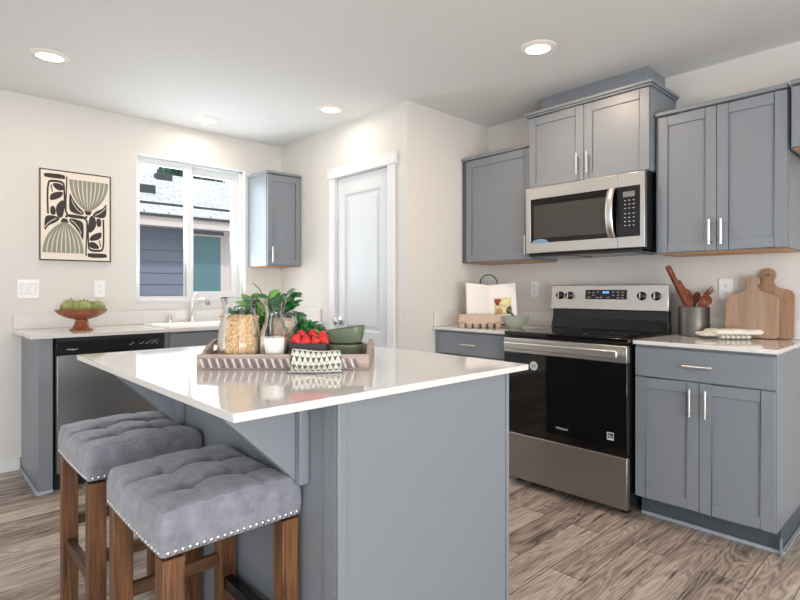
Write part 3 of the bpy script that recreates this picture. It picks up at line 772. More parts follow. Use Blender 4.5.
dn = MB().box(0.004, W_-0.004, -0.018, 0.018, 0.320, 0.795).build('oven_door', M_BLACKG, rg, bev=0.003)
MB().box(0.004, W_-0.004, -0.022, 0.018, 0.797, 0.882).build('door_rail', M_STEEL, dn, bev=0.003)
hd = MB().box(0.035, W_-0.035, -0.070, -0.050, 0.822, 0.862)
for x in (0.05, W_-0.08): hd.box(x, x+0.03, -0.055, -0.0225, 0.830, 0.854)
hd.build('handle', M_STEEL, dn, bev=0.006)
text_mesh('logo', 'Whirlpool', 0.072, M_LOGO, dn, (W_/2+0.01, -0.0185, 0.396), (R(90), 0, 0), shear=0.2, bold=0.004)
q = MB().lathe([(0.0, 0), (0.026, 0), (0.026, 0.0008), (0, 0.0008)], 28, cap=False); q.xf(Matrix.Translation((0.212, -0.0185, 0.728)) @ Matrix.Rotation(R(90), 4, 'X'))
part_label(q.build('round_sticker', M_STICKER, dn), 'round silver sticker')
q = MB(); 
for k in range(-3, 4): q.box(0.212+k*0.004, 0.212+k*0.004+0.0018, -0.0200, -0.0194, 0.728-0.014+abs(k)*0.002, 0.728+0.014-abs(k)*0.002)
q.build('sticker_print', M_LCD, dn)
m = MB().box(0.632, 0.668, -0.0192, -0.0182, 0.378, 0.388).box(0.632, 0.668, -0.0192, -0.0182, 0.414, 0.418).box(0.632, 0.636, -0.0192, -0.0182, 0.388, 0.414).box(0.664, 0.668, -0.0192, -0.0182, 0.388, 0.414)
m.box(0.640, 0.660, -0.0192, -0.0182, 0.394, 0.398).box(0.640, 0.652, -0.0192, -0.0182, 0.402, 0.406)
m.xf(Matrix.Translation((0.022, 0, 0.012)))
part_label(m.build('square_label', M_STICKER, dn), 'small square silver label')
MB().box(0.004, W_-0.004, -0.018, 0.018, 0.045, 0.312).build('storage_drawer', M_DRAWER, rg, bev=0.003)
# back guard: black glossy riser and sloped stainless control panel
MB().prism([(0.528, 0.8955), (0.590, 0.8955), (0.582, 1.045), (0.540, 1.045)], 0.006, W_-0.006, 'x').build('rear_riser', M_BLACK, rg, bev=0.004)
MB().prism([(0.505, 0.925), (0.529, 0.925), (0.536, 0.985), (0.530, 0.99), (0.516, 0.955)], 0.012, W_-0.012, 'x').build('vent_lip', M_BLACKG, rg)
bp_ = MB().prism([(0.516, 1.046), (0.585, 1.046), (0.565, 1.203), (0.530, 1.203)], 0.0, W_, 'x').build('control_panel', M_STEEL, rg, bev=0.004)
sl = math.atan2(0.014, 0.157)
def on_panel(x, z, off):    # point on the sloped control panel
    y = 0.516+0.014*(z-1.046)/0.157
    return (x, y-off, z)
dp = MB().box(-0.135, 0.135, -0.002, 0.0015, -0.030, 0.030); dp.xf(Matrix.Translation(on_panel(0.385, 1.142, 0.0005)) @ Matrix.Rotation(-sl, 4, 'X'))
dpo = dp.build('display_panel', M_BLACK, bp_)
q = MB()
for i, (x, z) in enumerate([(-.11, .012), (-.11, -.018), (-.08, .012), (-.08, -.004), (-.05, .016), (-.055, -.02), (-.03, -.018), (0.02, -.018), (.05, .015), (.05, -.003), (.08, .015), (.08, -.003), (.08, -.02), (.11, .015), (.11, -.003), (.11, -.02)]):
    q.box(x-0.007, x+0.007, -0.0028, -0.0021, z-0.0022, z+0.0022)
q.xf(Matrix.Translation(on_panel(0.385, 1.142, 0.0005)) @ Matrix.Rotation(-sl, 4, 'X')); q.build('button_marks', M_GLYPH, dpo)
q = MB()
for x in (-.018, -.008, .004, .014): q.box(x, x+0.007, -0.0028, -0.0021, .008, .020)
q.xf(Matrix.Translation(on_panel(0.385, 1.142, 0.0005)) @ Matrix.Rotation(-sl, 4, 'X')); q.build('clock_digits', M_BLUE, dpo)
for x in (0.072, 0.140, 0.610, 0.694):
    k = MB().lathe([(0.026, 0), (0.026, 0.005), (0.022, 0.008), (0.020, 0.026), (0.017, 0.029), (0, 0.029)], 28, cap=False)
    k.xf(Matrix.Translation(on_panel(x, 1.135, 0.0005)) @ Matrix.Rotation(R(90)-sl, 4, 'X'))
    ko = k.build('knob', M_BLACK, bp_)
    g = MB().box(-0.0035, 0.0035, -0.0335, -0.0290, -0.019, 0.019); g.xf(Matrix.Translation(on_panel(x, 1.135, 0.0005)) @ Matrix.Rotation(-sl, 4, 'X'))
    g.build('knob_grip', M_STEEL, ko, bev=0.001)

# ------------------------------------------------------------------ microwave
mw = thing('microwave', 'stainless over-the-range microwave with a curved handle', 'microwave', (-1.965, YR-0.405, 0), 0)
W_ = 0.760
MB().box(0.002, W_-0.002, 0.02, 0.403, 1.40, 1.830).build('body', M_BLACKM, mw)
Z0, Z1 = 1.408, 1.828
m = MB().box(0, 0.606, -0.012, 0.0195, Z0, Z0+0.062).box(0, 0.606, -0.012, 0.0195, Z1-0.075, Z1).box(0, 0.036, -0.012, 0.0195, Z0+0.062, Z1-0.075)
md = m.build('door', M_STEEL, mw, bev=0.002)
MB().box(0.036, 0.606, -0.0115, 0.0195, Z0+0.062, Z1-0.075).build('door_glass', M_BLACKG, md, bev=0.002)
MB().box(0.060, 0.545, -0.0125, -0.0116, Z0+0.092, Z1-0.118).build('window_screen', M_MWGLASS, md)
pn = MB().box(0.608, W_, -0.012, 0.0195, Z0, Z1).build('control_panel', M_STEEL, mw, bev=0.002)
kp = MB().box(0.609, 0.735, -0.0135, -0.0121, Z0+0.062, Z1-0.075).build('keypad', M_BLACK, pn, bev=0.001)
MB().box(0.640, 0.706, -0.0142, -0.0136, Z1-0.135, Z1-0.105).build('display', M_LCD, kp)
for r_ in range(7):
    q = MB()
    for cidx in range(3): 
        z = Z1-0.157-0.022*r_-(0.008 if r_ > 2 else 0)
        q.box(0.647+cidx*0.024, 0.657+cidx*0.024, -0.0142, -0.0136, z, z+0.004)
    q.build('button_row', M_GLYPH, kp)
text_mesh('logo', 'Whirlpool', 0.06, M_LOGO, md, (0.30, -0.0125, Z1-0.036), (R(90), 0, 0), shear=0.2, bold=0.004)
pth = []
for k in range(13):
    a = k/12
    pth.append((0.578, -0.018-0.042*math.sin(a*math.pi)**0.6, Z0+0.065+(Z1-Z0-0.145)*a))
MB().tube(pth, 0.021, 14, flat=0.42).build('handle', M_STEEL, md)
m = MB().box(0.02, W_-0.02, 0.0, 0.38, 1.386, 1.3995)
m.build('vent_grille', M_BLACK, mw)
for x in (0.08, 0.46): MB().box(x, x+0.22, 0.05, 0.30, 1.381, 1.3855).build('grease_filter', M_STEELV, mw)
# small maker's sticker on the lower left of the glass
q = MB()
pts = [(0.105+0.06*math.cos(R(a)), Z0+0.062+0.026*math.sin(R(a))) for a in range(0, 181, 15)]
q.prism(pts, -0.0140, -0.0126, 'y'); part_label(q.build('dome_sticker', plain('sticker_pale_blue', srgb(120, 150, 176), 0.4), md), 'pale blue dome sticker')

# ------------------------------------------------------------------ island
IX0, IX1, IY0, IY1 = -2.411, -1.038, 0.498, 1.580
tag(MB().box(IX0, IX1, IY0, IY1, 0.894, 0.914).build('countertop', M_QUARTZ, bev=0.002), 'large white quartz slab on top of the kitchen island', 'countertop')
il = thing('kitchen_island', 'blue-grey kitchen island base under the white quartz slab', 'kitchen island', ((IX0+IX1)/2, 1.15, 0))
ox, oy = (IX0+IX1)/2, 1.15
def ib(x0, x1, y0, y1, z0, z1): return MB().box(x0-ox, x1-ox, y0-oy, y1-oy, z0, z1)
BX0, BX1, BY0, BY1 = -2.375, -1.075, 0.79, 1.50
ib(BX0, BX1, BY0, BY1, 0, 0.8935).build('body', M_CAB, il, bev=0.002)
ib(BX1, BX1+0.006, BY0+0.022, BY1-0.012, 0, 0.8935).build('end_panel', M_CAB, il, bev=0.0015)
ib(BX1, BX1+0.012, BY0-0.006, BY0+0.020, 0, 0.8935).build('corner_trim', M_CAB, il, bev=0.002)
ib(BX1, BX1+0.010, BY1-0.011, BY1+0.004, 0, 0.8935).build('corner_trim', M_CAB, il, bev=0.002)
ib(BX1-0.05, BX1-0.001, BY0-0.006, BY0-0.0005, 0, 0.8935).build('corner_trim', M_CAB, il, bev=0.0015)
for x in (-1.245, -2.105):
    m = MB().prism([(BY0-0.001-oy, 0.8935), (BY0-0.001-oy, 0.655), (BY0-0.02-oy, 0.655), (0.545-oy, 0.873), (0.545-oy, 0.8935)], x-0.02-ox, x+0.02-ox, 'x')
    co = m.build('corbel', M_CAB, il, bev=0.002)
    ib(x+0.0205, x+0.045, BY0-0.030, BY0-0.001, 0.655, 0.8935).build('cleat', M_CAB, co, bev=0.002)

# ------------------------------------------------------------------ stools
def make_stool(label, x, y):
    t = thing('bar_stool', label, 'stool', (x, y, 0), 0, 'tufted bar stools at the island')
    hx, hy = 0.218, 0.182
    zb, zt = 0.570, 0.672
    tufts = [(-0.072, -0.070), (-0.072, 0.070), (0.072, -0.070), (0.072, 0.070)]
    def top(u, v):
        x_, y_ = u*hx, v*hy
        z = zt - 0.012*(1-abs(u)**2)      # saddle dip across the width
        for a, b in tufts:
            d2 = (x_-a)**2+(y_-b)**2
            z -= 0.026*math.exp(-d2/0.00035) + 0.010*math.exp(-d2/0.0018)
        for a in (-0.072, 0.072):      # folds running along the rows of buttons
            z -= 0.018*math.exp(-((x_-a)/0.012)**2)*(1-0.8*abs(v)**3)
        for b in (-0.070, 0.070):
            z -= 0.004*math.exp(-((y_-b)/0.008)**2)
        z += 0.024*math.cos(min(1, abs(v))*math.pi/2)*math.cos(min(1, abs(u))*math.pi/2)**0.5
        z += 0.0025*noise.noise(Vector((x_*14, y_*14, label.__len__())))
        e = max(abs(u), abs(v))
        return z
    N = 64
    vs = []; fs = []
    def sgnp(a, p): return math.copysign(abs(a)**p, a)
    prof = [(1.0, None)]
    for i in range(N+1):
        for j in range(N+1):
            u, v = -1+2*i/N, -1+2*j/N
            z = top(u, v)
            # rounded upper edge
            r_ = 0.026
            dx, dy = (1-abs(u))*hx, (1-abs(v))*hy
            dd = min(dx, dy)
            if dd < r_:
                z -= r_-math.sqrt(max(0, r_*r_-(r_-dd)**2))
            # round the plan corners
            cr = 0.012
            X, Y = u*hx, v*hy
            ax, ay = abs(X)-(hx-cr), abs(Y)-(hy-cr)
            if ax > 0 and ay > 0:
                L = math.hypot(ax, ay); mxx = max(ax, ay)
                k = mxx/L
                X = math.copysign(hx-cr+ax*k, X); Y = math.copysign(hy-cr+ay*k, Y)
            vs.append((X, Y, z))
    for i in range(N):
        for j in range(N):
            a = i*(N+1)+j
            fs.append((a, a+N+1, a+N+2, a+1))
    rim = [i*(N+1) for i in range(N+1)] + [N*(N+1)+j for j in range(1, N+1)] + [i*(N+1)+N for i in range(N-1, -1, -1)] + [j for j in range(N-1, 0, -1)]
    prev = rim
    def zlow(X, Y): return zb - 0.006*(1-(X/hx)**2)
    for lvl in range(1, 6):
        cur = []
        for idx in rim:
            X, Y, Z = vs[idx]
            f_ = lvl/5
            bulge = 1 + 0.018*math.sin(f_*math.pi)
            cur.append(len(vs)); vs.append((X*bulge, Y*bulge, Z*(1-f_)+zlow(X, Y)*f_))
        n = len(rim)
        for k in range(n): fs.append((prev[k], cur[k], cur[(k+1) % n], prev[(k+1) % n]))
        prev = cur
    fs.append(tuple(prev))
    seat = MB().add(vs, fs).build('seat', M_VELVET, t, ang=70)
    # seams and dark piping
    sm = MB()
    def seam(pts): sm.tube(pts, 0.0009, 5)
    for b in (-0.070, 0.070):
        seam([(u*hx, b, top(u, b/hy)+0.0004) for u in [k/12 for k in range(-11, 12)]])
    for s_ in (-1, 1):
        seam([(s_*(hx-0.010), v*(hy-0.014), top(s_*(1-0.010/hx), v*0.93)-0.0055) for v in [k/14 for k in range(-14, 15)]])
        seam([(u*(hx-0.014), s_*(hy-0.010), top(u*0.93, s_*(1-0.010/hy))-0.0055) for u in [k/14 for k in range(-14, 15)]])
    part_label(sm.build('seam', M_SEAM, seat), 'paler stitched seams')
    for a, b in tufts:
        MB().ellipsoid((a, b, top(a/hx, b/hy)+0.001), 0.0065, 0.0065, 0.003, 12, 6).build('tuft_button', M_VELVET, seat)
    # nailheads round the lower edge
    nh = MB().ellipsoid((0, 0, 0), 0.0060, 0.0036, 0.0060, 12, 7).build('nailhead', M_NAIL, seat)
    first = True
    zc = zb+0.008
    spots = []
    n1, n2 = 21, 20
    for k in range(n1):
        v = -1+2*(k+0.5)/n1
        spots += [((hx+0.001), v*(hy-0.006), R(90)), (-(hx+0.001), v*(hy-0.006), R(90))]
    for k in range(n2):
        u = -1+2*(k+0.5)/n2
        spots += [(u*(hx-0.006), hy+0.001, 0), (u*(hx-0.006), -(hy+0.001), 0)]
    for (a, b, rz) in spots:
        o = nh if first else nh.copy()
        if not first: COL.objects.link(o); o.parent = seat
        first = False
        o.location = (a, b, zc-0.006*(1-(a/hx)**2)); o.rotation_euler = (0, 0, rz)
    # frame and legs
    MB().box(-hx+0.02, hx-0.02, -hy+0.02, hy-0.02, 0.5605, 0.5635).build('seat_base', M_PIPING, t)
    lx, ly, w2 = hx-0.029, hy-0.029, 0.0250
    for sx in (-1, 1):
        for sy in (-1, 1):
            MB().prism([(sx*lx-w2, sy*ly-w2), (sx*lx+w2, sy*ly-w2), (sx*lx+w2, sy*ly+w2), (sx*lx-w2, sy*ly+w2)], 0.0, 0.5595, 'z').build('leg', M_OAK, t, bev=0.002)
    for sx in (-1, 1):
        MB().box(sx*lx-0.010, sx*lx+0.010, -ly+w2, ly-w2, 0.295, 0.333).build('stretcher', M_OAKY, t, bev=0.0015)
    MB().box(-lx+w2, lx-w2, -ly-0.012, -ly+0.012, 0.215, 0.255).build('stretcher', M_OAKH, t, bev=0.0015)
    fr = MB().box(-lx+w2, lx-w2, ly-0.012, ly+0.012, 0.215, 0.255).build('foot_rail', M_OAKH, t, bev=0.0015)
    part_label(MB().box(-lx+w2+0.001, lx-w2-0.001, ly-0.0135, ly+0.0135, 0.2555, 0.262).box(-lx+w2+0.001, lx-w2-0.001, ly-0.0145, ly-0.0122, 0.225, 0.262).build('kick_plate', M_BLACK, fr), 'black metal kick plate')
    return t
make_stool('nearer grey tufted velvet bar stool with oak legs at the island corner', -1.445, 0.600)
make_stool('farther grey tufted velvet bar stool, nearer the dishwasher', -2.094, 0.600)

# ------------------------------------------------------------------ the neighbouring house outside the window
nx = -8.0
nh_ = thing('neighbouring_house', 'grey-sided house next door with a shingle roof, seen through the window', 'house', (nx, 3.0, 0))
M_SIDING = plain('blue_grey_siding', srgb(122, 130, 146), 0.7, var=0.05, vscale=3)
M_FASCIA = plain('pale_fascia', srgb(226, 212, 208), 0.6)
M_GUTTER = plain('dark_drip_edge', srgb(60, 68, 70), 0.6)
M_TEAL = plain('neighbour_window_glass', srgb(92, 130, 138), 0.15)
def shingle():
    m, nt, b = base('pale_grey_shingles'); b.inputs['Roughness'].default_value = 0.95
    tc = nt.nodes.new('ShaderNodeTexCoord'); mp = nt.nodes.new('ShaderNodeMapping'); mp.inputs['Rotation'].default_value = (0, 0, R(90))
    sp = nt.nodes.new('ShaderNodeSeparateXYZ'); cb = nt.nodes.new('ShaderNodeCombineXYZ')
    nt.links.new(tc.outputs['Object'], sp.inputs[0]); nt.links.new(sp.outputs[1], cb.inputs[0]); nt.links.new(sp.outputs[0], cb.inputs[1])
    br = nt.nodes.new('ShaderNodeTexBrick'); br.inputs['Scale'].default_value = 1
    br.inputs['Color1'].default_value = srgb(224, 226, 228); br.inputs['Color2'].default_value = srgb(198, 201, 204); br.inputs['Mortar'].default_value = srgb(160, 166, 170)
    br.inputs['Brick Width'].default_value = 0.30; br.inputs['Row Height'].default_value = 0.14; br.inputs['Mortar Size'].default_value = 0.012
    nz = nt.nodes.new('ShaderNodeTexNoise'); nz.inputs['Scale'].default_value = 3; nz.inputs['Detail'].default_value = 6
    nt.links.new(cb.outputs[0], nz.inputs[0])
    ad = nt.nodes.new('ShaderNodeVectorMath'); ad.operation = 'MULTIPLY_ADD'; ad.inputs[1].default_value = (0.10, 0.10, 0.1)
    nt.links.new(nz.outputs['Color'], ad.inputs[0]); nt.links.new(cb.outputs[0], ad.inputs[2])
    nt.links.new(ad.outputs[0], br.inputs['Vector']); nt.links.new(br.outputs['Color'], b.inputs['Base Color'])
    return m
M_SHINGLE = shingle()
NY0, NY1 = -2.6, 0.66        # house extent along y (local)
m = MB()
for k in range(13):          # lap siding: each board leans out at its lower edge
    z = 0.10+0.165*k
    m.prism([(-0.03, z), (0.016, z), (0.002, z+0.164), (-0.03, z+0.164)], 0, 1, 'y')
q = MB()
for i, (x, y, z) in enumerate(m.v): m.v[i] = (x, NY0 if y == 0 else NY1-0.0, z)
m.box(-0.6, -0.03, NY0, NY1, 0.0, 2.07)
m.build('siding', M_SIDING, nh_, smooth=False)
MB().box(-0.62, 0.035, NY1, NY1+0.12, 0, 2.07).build('corner_board', M_FASCIA, nh_)
MB().box(0.02, 0.40, NY0-0.3, NY1+1.4, 2.075, 2.09).build('soffit', M_FASCIA, nh_)
MB().box(0.40, 0.43, NY0-0.3, NY1+1.4, 2.055, 2.205).build('fascia', M_FASCIA, nh_)
m = MB().prism([(0.47, 2.215), (0.47, 2.245), (-2.5, 2.245+2.97*0.385), (-2.5, 2.215+2.97*0.385)], NY0-0.4, NY1+6.5, 'y')
m.build('roof', M_SHINGLE, nh_)
MB().box(0.44, 0.475, NY0-0.4, NY1+6.5, 2.180, 2.214).build('drip_edge', M_GUTTER, nh_)
sl_ = 0.385
def rz_(x): return 2.245+(0.47-x)*sl_
MB().prism([(0.04, rz_(0.04)-0.01), (0.08, rz_(0.08)-0.01), (0.08, rz_(0.08)+0.028), (0.04, rz_(0.04)+0.028)], NY0-0.4, NY1+6.5, 'y').build('roof_step', M_GUTTER, nh_)
for x, y in ((-0.72, -0.28), (-1.95, 0.42), (-1.95, 3.0)):
    v_ = MB().box(x-0.09, x+0.09, y-0.14, y+0.14, rz_(x)-0.05, rz_(x)+0.10).build('roof_vent', M_GUTTER, nh_, bev=0.02)
wn_ = MB().box(0.017, 0.040, 0.10, 0.655, 0.70, 2.02).build('window_frame', M_FASCIA, nh_)
MB().box(0.041, 0.047, 0.16, 0.60, 0.76, 1.99).build('window_glass', M_TEAL, wn_)
m = MB().box(-15.5, XW-WT-0.01, -4, 12, -0.12, -0.04)
tag(m.build('side_yard', plain('gravel', srgb(150, 148, 140), 0.9, bump=0.4)), 'strip of pale gravel ground outside the window', 'ground', kind='structure')
def tree(x, y, z, r, seed):
    t = thing('evergreen_tree', 'dark green tree behind the neighbouring roof', 'tree', (x, y, -0.04), 0, 'trees behind the neighbouring roof')
    rnd = random.Random(seed)
    MB().tube([(0, 0, 0), (0.05, 0, z*0.5), (0, 0, z)], [0.2, 0.14, 0.05], 10).build('trunk', M_STEM, t)
    m = MB()
    for k in range(1500):
        a = rnd.uniform(0, 6.28); h = rnd.uniform(-1, 1); rr = r*math.sqrt(max(0, 1-h*h))*rnd.uniform(0.5, 1.08)
        c = Vector((rr*math.cos(a), rr*math.sin(a), z+h*r))
        d1 = Vector((rnd.uniform(-1, 1), rnd.uniform(-1, 1), rnd.uniform(-1, 1))).normalized()*0.13
        d2 = Vector((rnd.uniform(-1, 1), rnd.uniform(-1, 1), rnd.uniform(-1, 1))).normalized()*0.09
        m.add([c-d1, c+d2, c+d1, c-d2], [(0, 1, 2, 3)])
    m.build('foliage', plain('evergreen', srgb(60, 96, 78), 0.8, var=0.4, vscale=2), t, smooth=False)
for i, (x, y, z) in enumerate([(-13.6, 3.0, 3.4), (-13.4, 5.2, 3.3), (-13.6, 7.4, 3.4), (-13.4, 9.6, 3.3)]): tree(x, y, z, 1.05, i)

# ------------------------------------------------------------------ things on the window wall
a = thing('framed_artwork', 'framed beige abstract print with charcoal botanical shapes above the counter', 'artwork', (XW+0.0005, 0.864, 1.676), RZW)
# local x = world +Y, local z up, local -y into the room
AW, AH = 0.430, 0.612
MB().box(-AW/2, AW/2, -0.030, 0, -AH/2, AH/2).build('canvas', M_PINE, a)
fr = MB()
t_ = 0.008
fr.box(-AW/2, AW/2, -0.0325, -0.0302, -AH/2, -AH/2+t_).box(-AW/2, AW/2, -0.0325, -0.0302, AH/2-t_, AH/2).box(-AW/2, -AW/2+t_, -0.0325, -0.0302, -AH/2+t_, AH/2-t_).box(AW/2-t_, AW/2, -0.0325, -0.0302, -AH/2+t_, AH/2-t_)
fr.build('frame', M_FRAMEB, a)
art = MB()
iw, ih = AW-2*t_, AH-2*t_
art.box(-iw/2, iw/2, -0.0310, -0.0302, -ih/2, ih/2)
lay = [0]
def shp(pts, mi, both=True, sm=1):
    pts = smooth_poly(pts, sm) if sm else pts
    for fl in ((0, 1) if both else (0,)):
        lay[0] += 1
        q = [(-(u-0.5)*iw, (v-0.5)*ih) if fl else ((u-0.5)*iw, (0.5-v)*ih) for u, v in pts]
        y = -0.0312 - 0.000012*lay[0]
        art.mat(mi); art.add([(p[0], y, p[1]) for p in q], [tuple(range(len(q)))])
def ribbon(cl, ws, mi):
    L, Rr = [], []
    for i, p in enumerate(cl):
        q0 = cl[max(0, i-1)]; q1 = cl[min(len(cl)-1, i+1)]
        dx, dy = q1[0]-q0[0], q1[1]-q0[1]; l = math.hypot(dx, dy) or 1
        wd = ws[i] if isinstance(ws, list) else ws
        L.append((p[0]-dy/l*wd, p[1]+dx/l*wd)); Rr.append((p[0]+dy/l*wd, p[1]-dx/l*wd))
    shp(L+Rr[::-1], mi, sm=0)
def bez(p0, p1, p2, n=10): return [((1-t)**2*p0[0]+2*t*(1-t)*p1[0]+t*t*p2[0], (1-t)**2*p0[1]+2*t*(1-t)*p1[1]+t*t*p2[1]) for t in [k/n for k in range(n+1)]]
shp([(0.05, 0.035), (0.33, 0.03), (0.34, 0.075), (0.33, 0.085), (0.06, 0.085), (0.04, 0.06)], 1)
ribbon([(0.36, 0.05)]+bez((0.36, 0.12), (0.36, 0.12), (0.345, 0.36), 6), 0.010, 1)
ribbon(bez((0.10, 0.49), (0.08, 0.15), (0.12, 0.125), 8)+bez((0.14, 0.12), (0.30, 0.10), (0.32, 0.15), 8)+[(0.33, 0.30), (0.335, 0.42)], 0.013, 1)
shp([(0.14, 0.135), (0.31, 0.14), (0.315, 0.22), (0.21, 0.215)], 1, sm=2)
shp([(0.115, 0.34), (0.14, 0.25), (0.32, 0.22), (0.29, 0.29), (0.19, 0.33)], 1, sm=2)
shp([(0.13, 0.40), (0.20, 0.40), (0.21, 0.50), (0.13, 0.50)], 1, sm=2)
shp([(0.22, 0.52), (0.20, 0.39), (0.325, 0.30), (0.33, 0.42), (0.30, 0.53)], 1, sm=2)
ribbon([(0.14, 0.16), (0.16, 0.24)], 0.008, 1)
for k in range(9):
    t = k/8
    x0 = 0.42+0.53*t; xe = 0.645+0.05*t
    cxm = x0*0.9+xe*0.1+(0.5-t)*-0.04
    ribbon(bez((x0, 0.075), (cxm, 0.30), (xe, 0.425)), [0.0245*(1-j/10)**0.8+0.004 for j in range(11)], 2)
shp([(0.40, 0.21), (0.44, 0.29), (0.52, 0.38), (0.61, 0.44), (0.60, 0.48), (0.44, 0.46), (0.39, 0.42)], 1, sm=2)
shp([(0.95, 0.30), (0.95, 0.46), (0.90, 0.50), (0.72, 0.48), (0.78, 0.42), (0.90, 0.38)], 1, sm=2)
shp([(0.61, 0.425), (0.73, 0.425), (0.70, 0.47), (0.64, 0.47)], 1, sm=0)
ribbon([(0.345, 0.36)]+bez((0.345, 0.44), (0.36, 0.50), (0.44, 0.505), 8)+[(0.60, 0.51), (0.66, 0.49)], 0.013, 1)
ribbon(bez((0.43, 0.30), (0.46, 0.40), (0.58, 0.455)), 0.004, 0)
ribbon(bez((0.94, 0.36), (0.90, 0.42), (0.78, 0.465)), 0.004, 0)
art.build('print', [M_CREAM, M_INK, M_SAGE], a, smooth=False)

s = thing('light_switch', 'white double rocker light switch plate at the far left', 'light switch', (XW+0.0005, 0.594, 1.178), RZW)
MB().box(-0.060, 0.060, -0.006, 0, -0.062, 0.062).build('plate', M_WHITE, s, bev=0.003)
MB().box(-0.043, -0.0055, -0.0064, -0.0061, -0.036, 0.036).build('rocker_gap', M_LCDL, s)
MB().box(0.0055, 0.043, -0.0064, -0.0061, -0.036, 0.036).build('rocker_gap', M_LCDL, s)
for x in (-0.024, 0.024):
    MB().prism([(-0.0070, -0.034), (-0.0130, 0.034), (-0.0062, 0.034), (-0.0062, -0.034)], x-0.017, x+0.017, 'x').build('rocker', M_WHITE, s, bev=0.001)
def outlet(label, loc, rz, bw=0.036):
    s = thing('wall_outlet', label, 'outlet', loc, rz, 'white wall outlets')
    MB().box(-bw, bw, -0.006, 0, -0.060, 0.060).build('plate', M_WHITE, s, bev=0.003)
    for z in (-0.021, 0.021):
        q = MB().lathe([(0.0165, -0.0005), (0.0165, 0.0015), (0, 0.0015)], 20, cap=False); q.xf(Matrix.Translation((0, -0.0062, z)) @ Matrix.Rotation(R(90), 4, 'X'))
        r_ = q.build('socket', M_WHITE, s)
        for x in (-0.006, 0.006): MB().box(x-0.001, x+0.001, -0.0082, -0.0077, z-0.001, z+0.008).build('slot', M_BLACKM, r_)
        MB().lathe([(0.0022, 0), (0.0022, 0.0004)], 8, c=(0, 0, 0)).xf(Matrix.Translation((0, -0.0077, z-0.008)) @ Matrix.Rotation(R(90), 4, 'X')).build('slot', M_BLACKM, r_)
outlet('white wall outlet behind the pedestal fruit bowl', (XW+0.0005, 1.015, 1.178), RZW)
outlet('white wall outlet between the cookbook and the range', (-2.165, YR-0.0005, 1.175), 0)
outlet('white wall outlet between the utensil crock and the cutting boards', (-0.928, YR-0.0005, 1.175), 0)

# fruit bowl
CT = 0.9145
fx_, fy_ = -3.90, 0.832
b = thing('pedestal_bowl', 'carved wooden pedestal bowl holding green pears', 'bowl', (fx_, fy_, CT))
MB().lathe([(0.066, 0), (0.067, 0.005), (0.058, 0.012), (0.042, 0.035), (0.036, 0.060), (0.036, 0.066), (0.0, 0.067)], 36, cap=True).build('pedestal', M_ACACIA, b)
MB().lathe([(0.0, 0.0675), (0.040, 0.0675), (0.085, 0.080), (0.130, 0.104), (0.150, 0.128), (0.151, 0.132), (0.147, 0.132), (0.125, 0.110), (0.080, 0.090), (0.0, 0.083)], 48, cap=False).build('dish', M_ACACIA, b)
rnd = random.Random(3)
labels = ['rough green pear at the left in the pedestal bowl', 'rough green pear at the front middle of the pedestal bowl', 'rough green pear at the right in the pedestal bowl', 'rough green pear at the back of the pedestal bowl']
Rv, Fv = Vector((math.cos(TH), math.sin(TH), 0)), Vector((-math.sin(TH), math.cos(TH), 0))
for i, (du, dv, r_) in enumerate([(-0.072, 0.0, 0.058), (0.026, -0.040, 0.055), (0.090, 0.022, 0.048), (0.012, 0.070, 0.046)]):
    p = Vector((fx_, fy_, CT+0.132+0.012)) + Rv*du + Fv*dv
    pr = thing('green_pear', labels[i], 'fruit', p, i*1.3, 'green pears in the pedestal bowl')
    MB().ellipsoid((0, 0, 0), r_*1.08, r_, r_*0.88, 28, 18, fn=lambda d, q: q*(1+0.05*noise.noise(d*3+Vector((i, 0, 0)))+0.02*noise.noise(d*9))).build('flesh', M_PEAR, pr)
    MB().tube([(0.01, 0, r_*0.84), (0.014, 0.004, r_*0.84+0.010)], 0.0028, 6).build('stem', M_WIRE, pr)

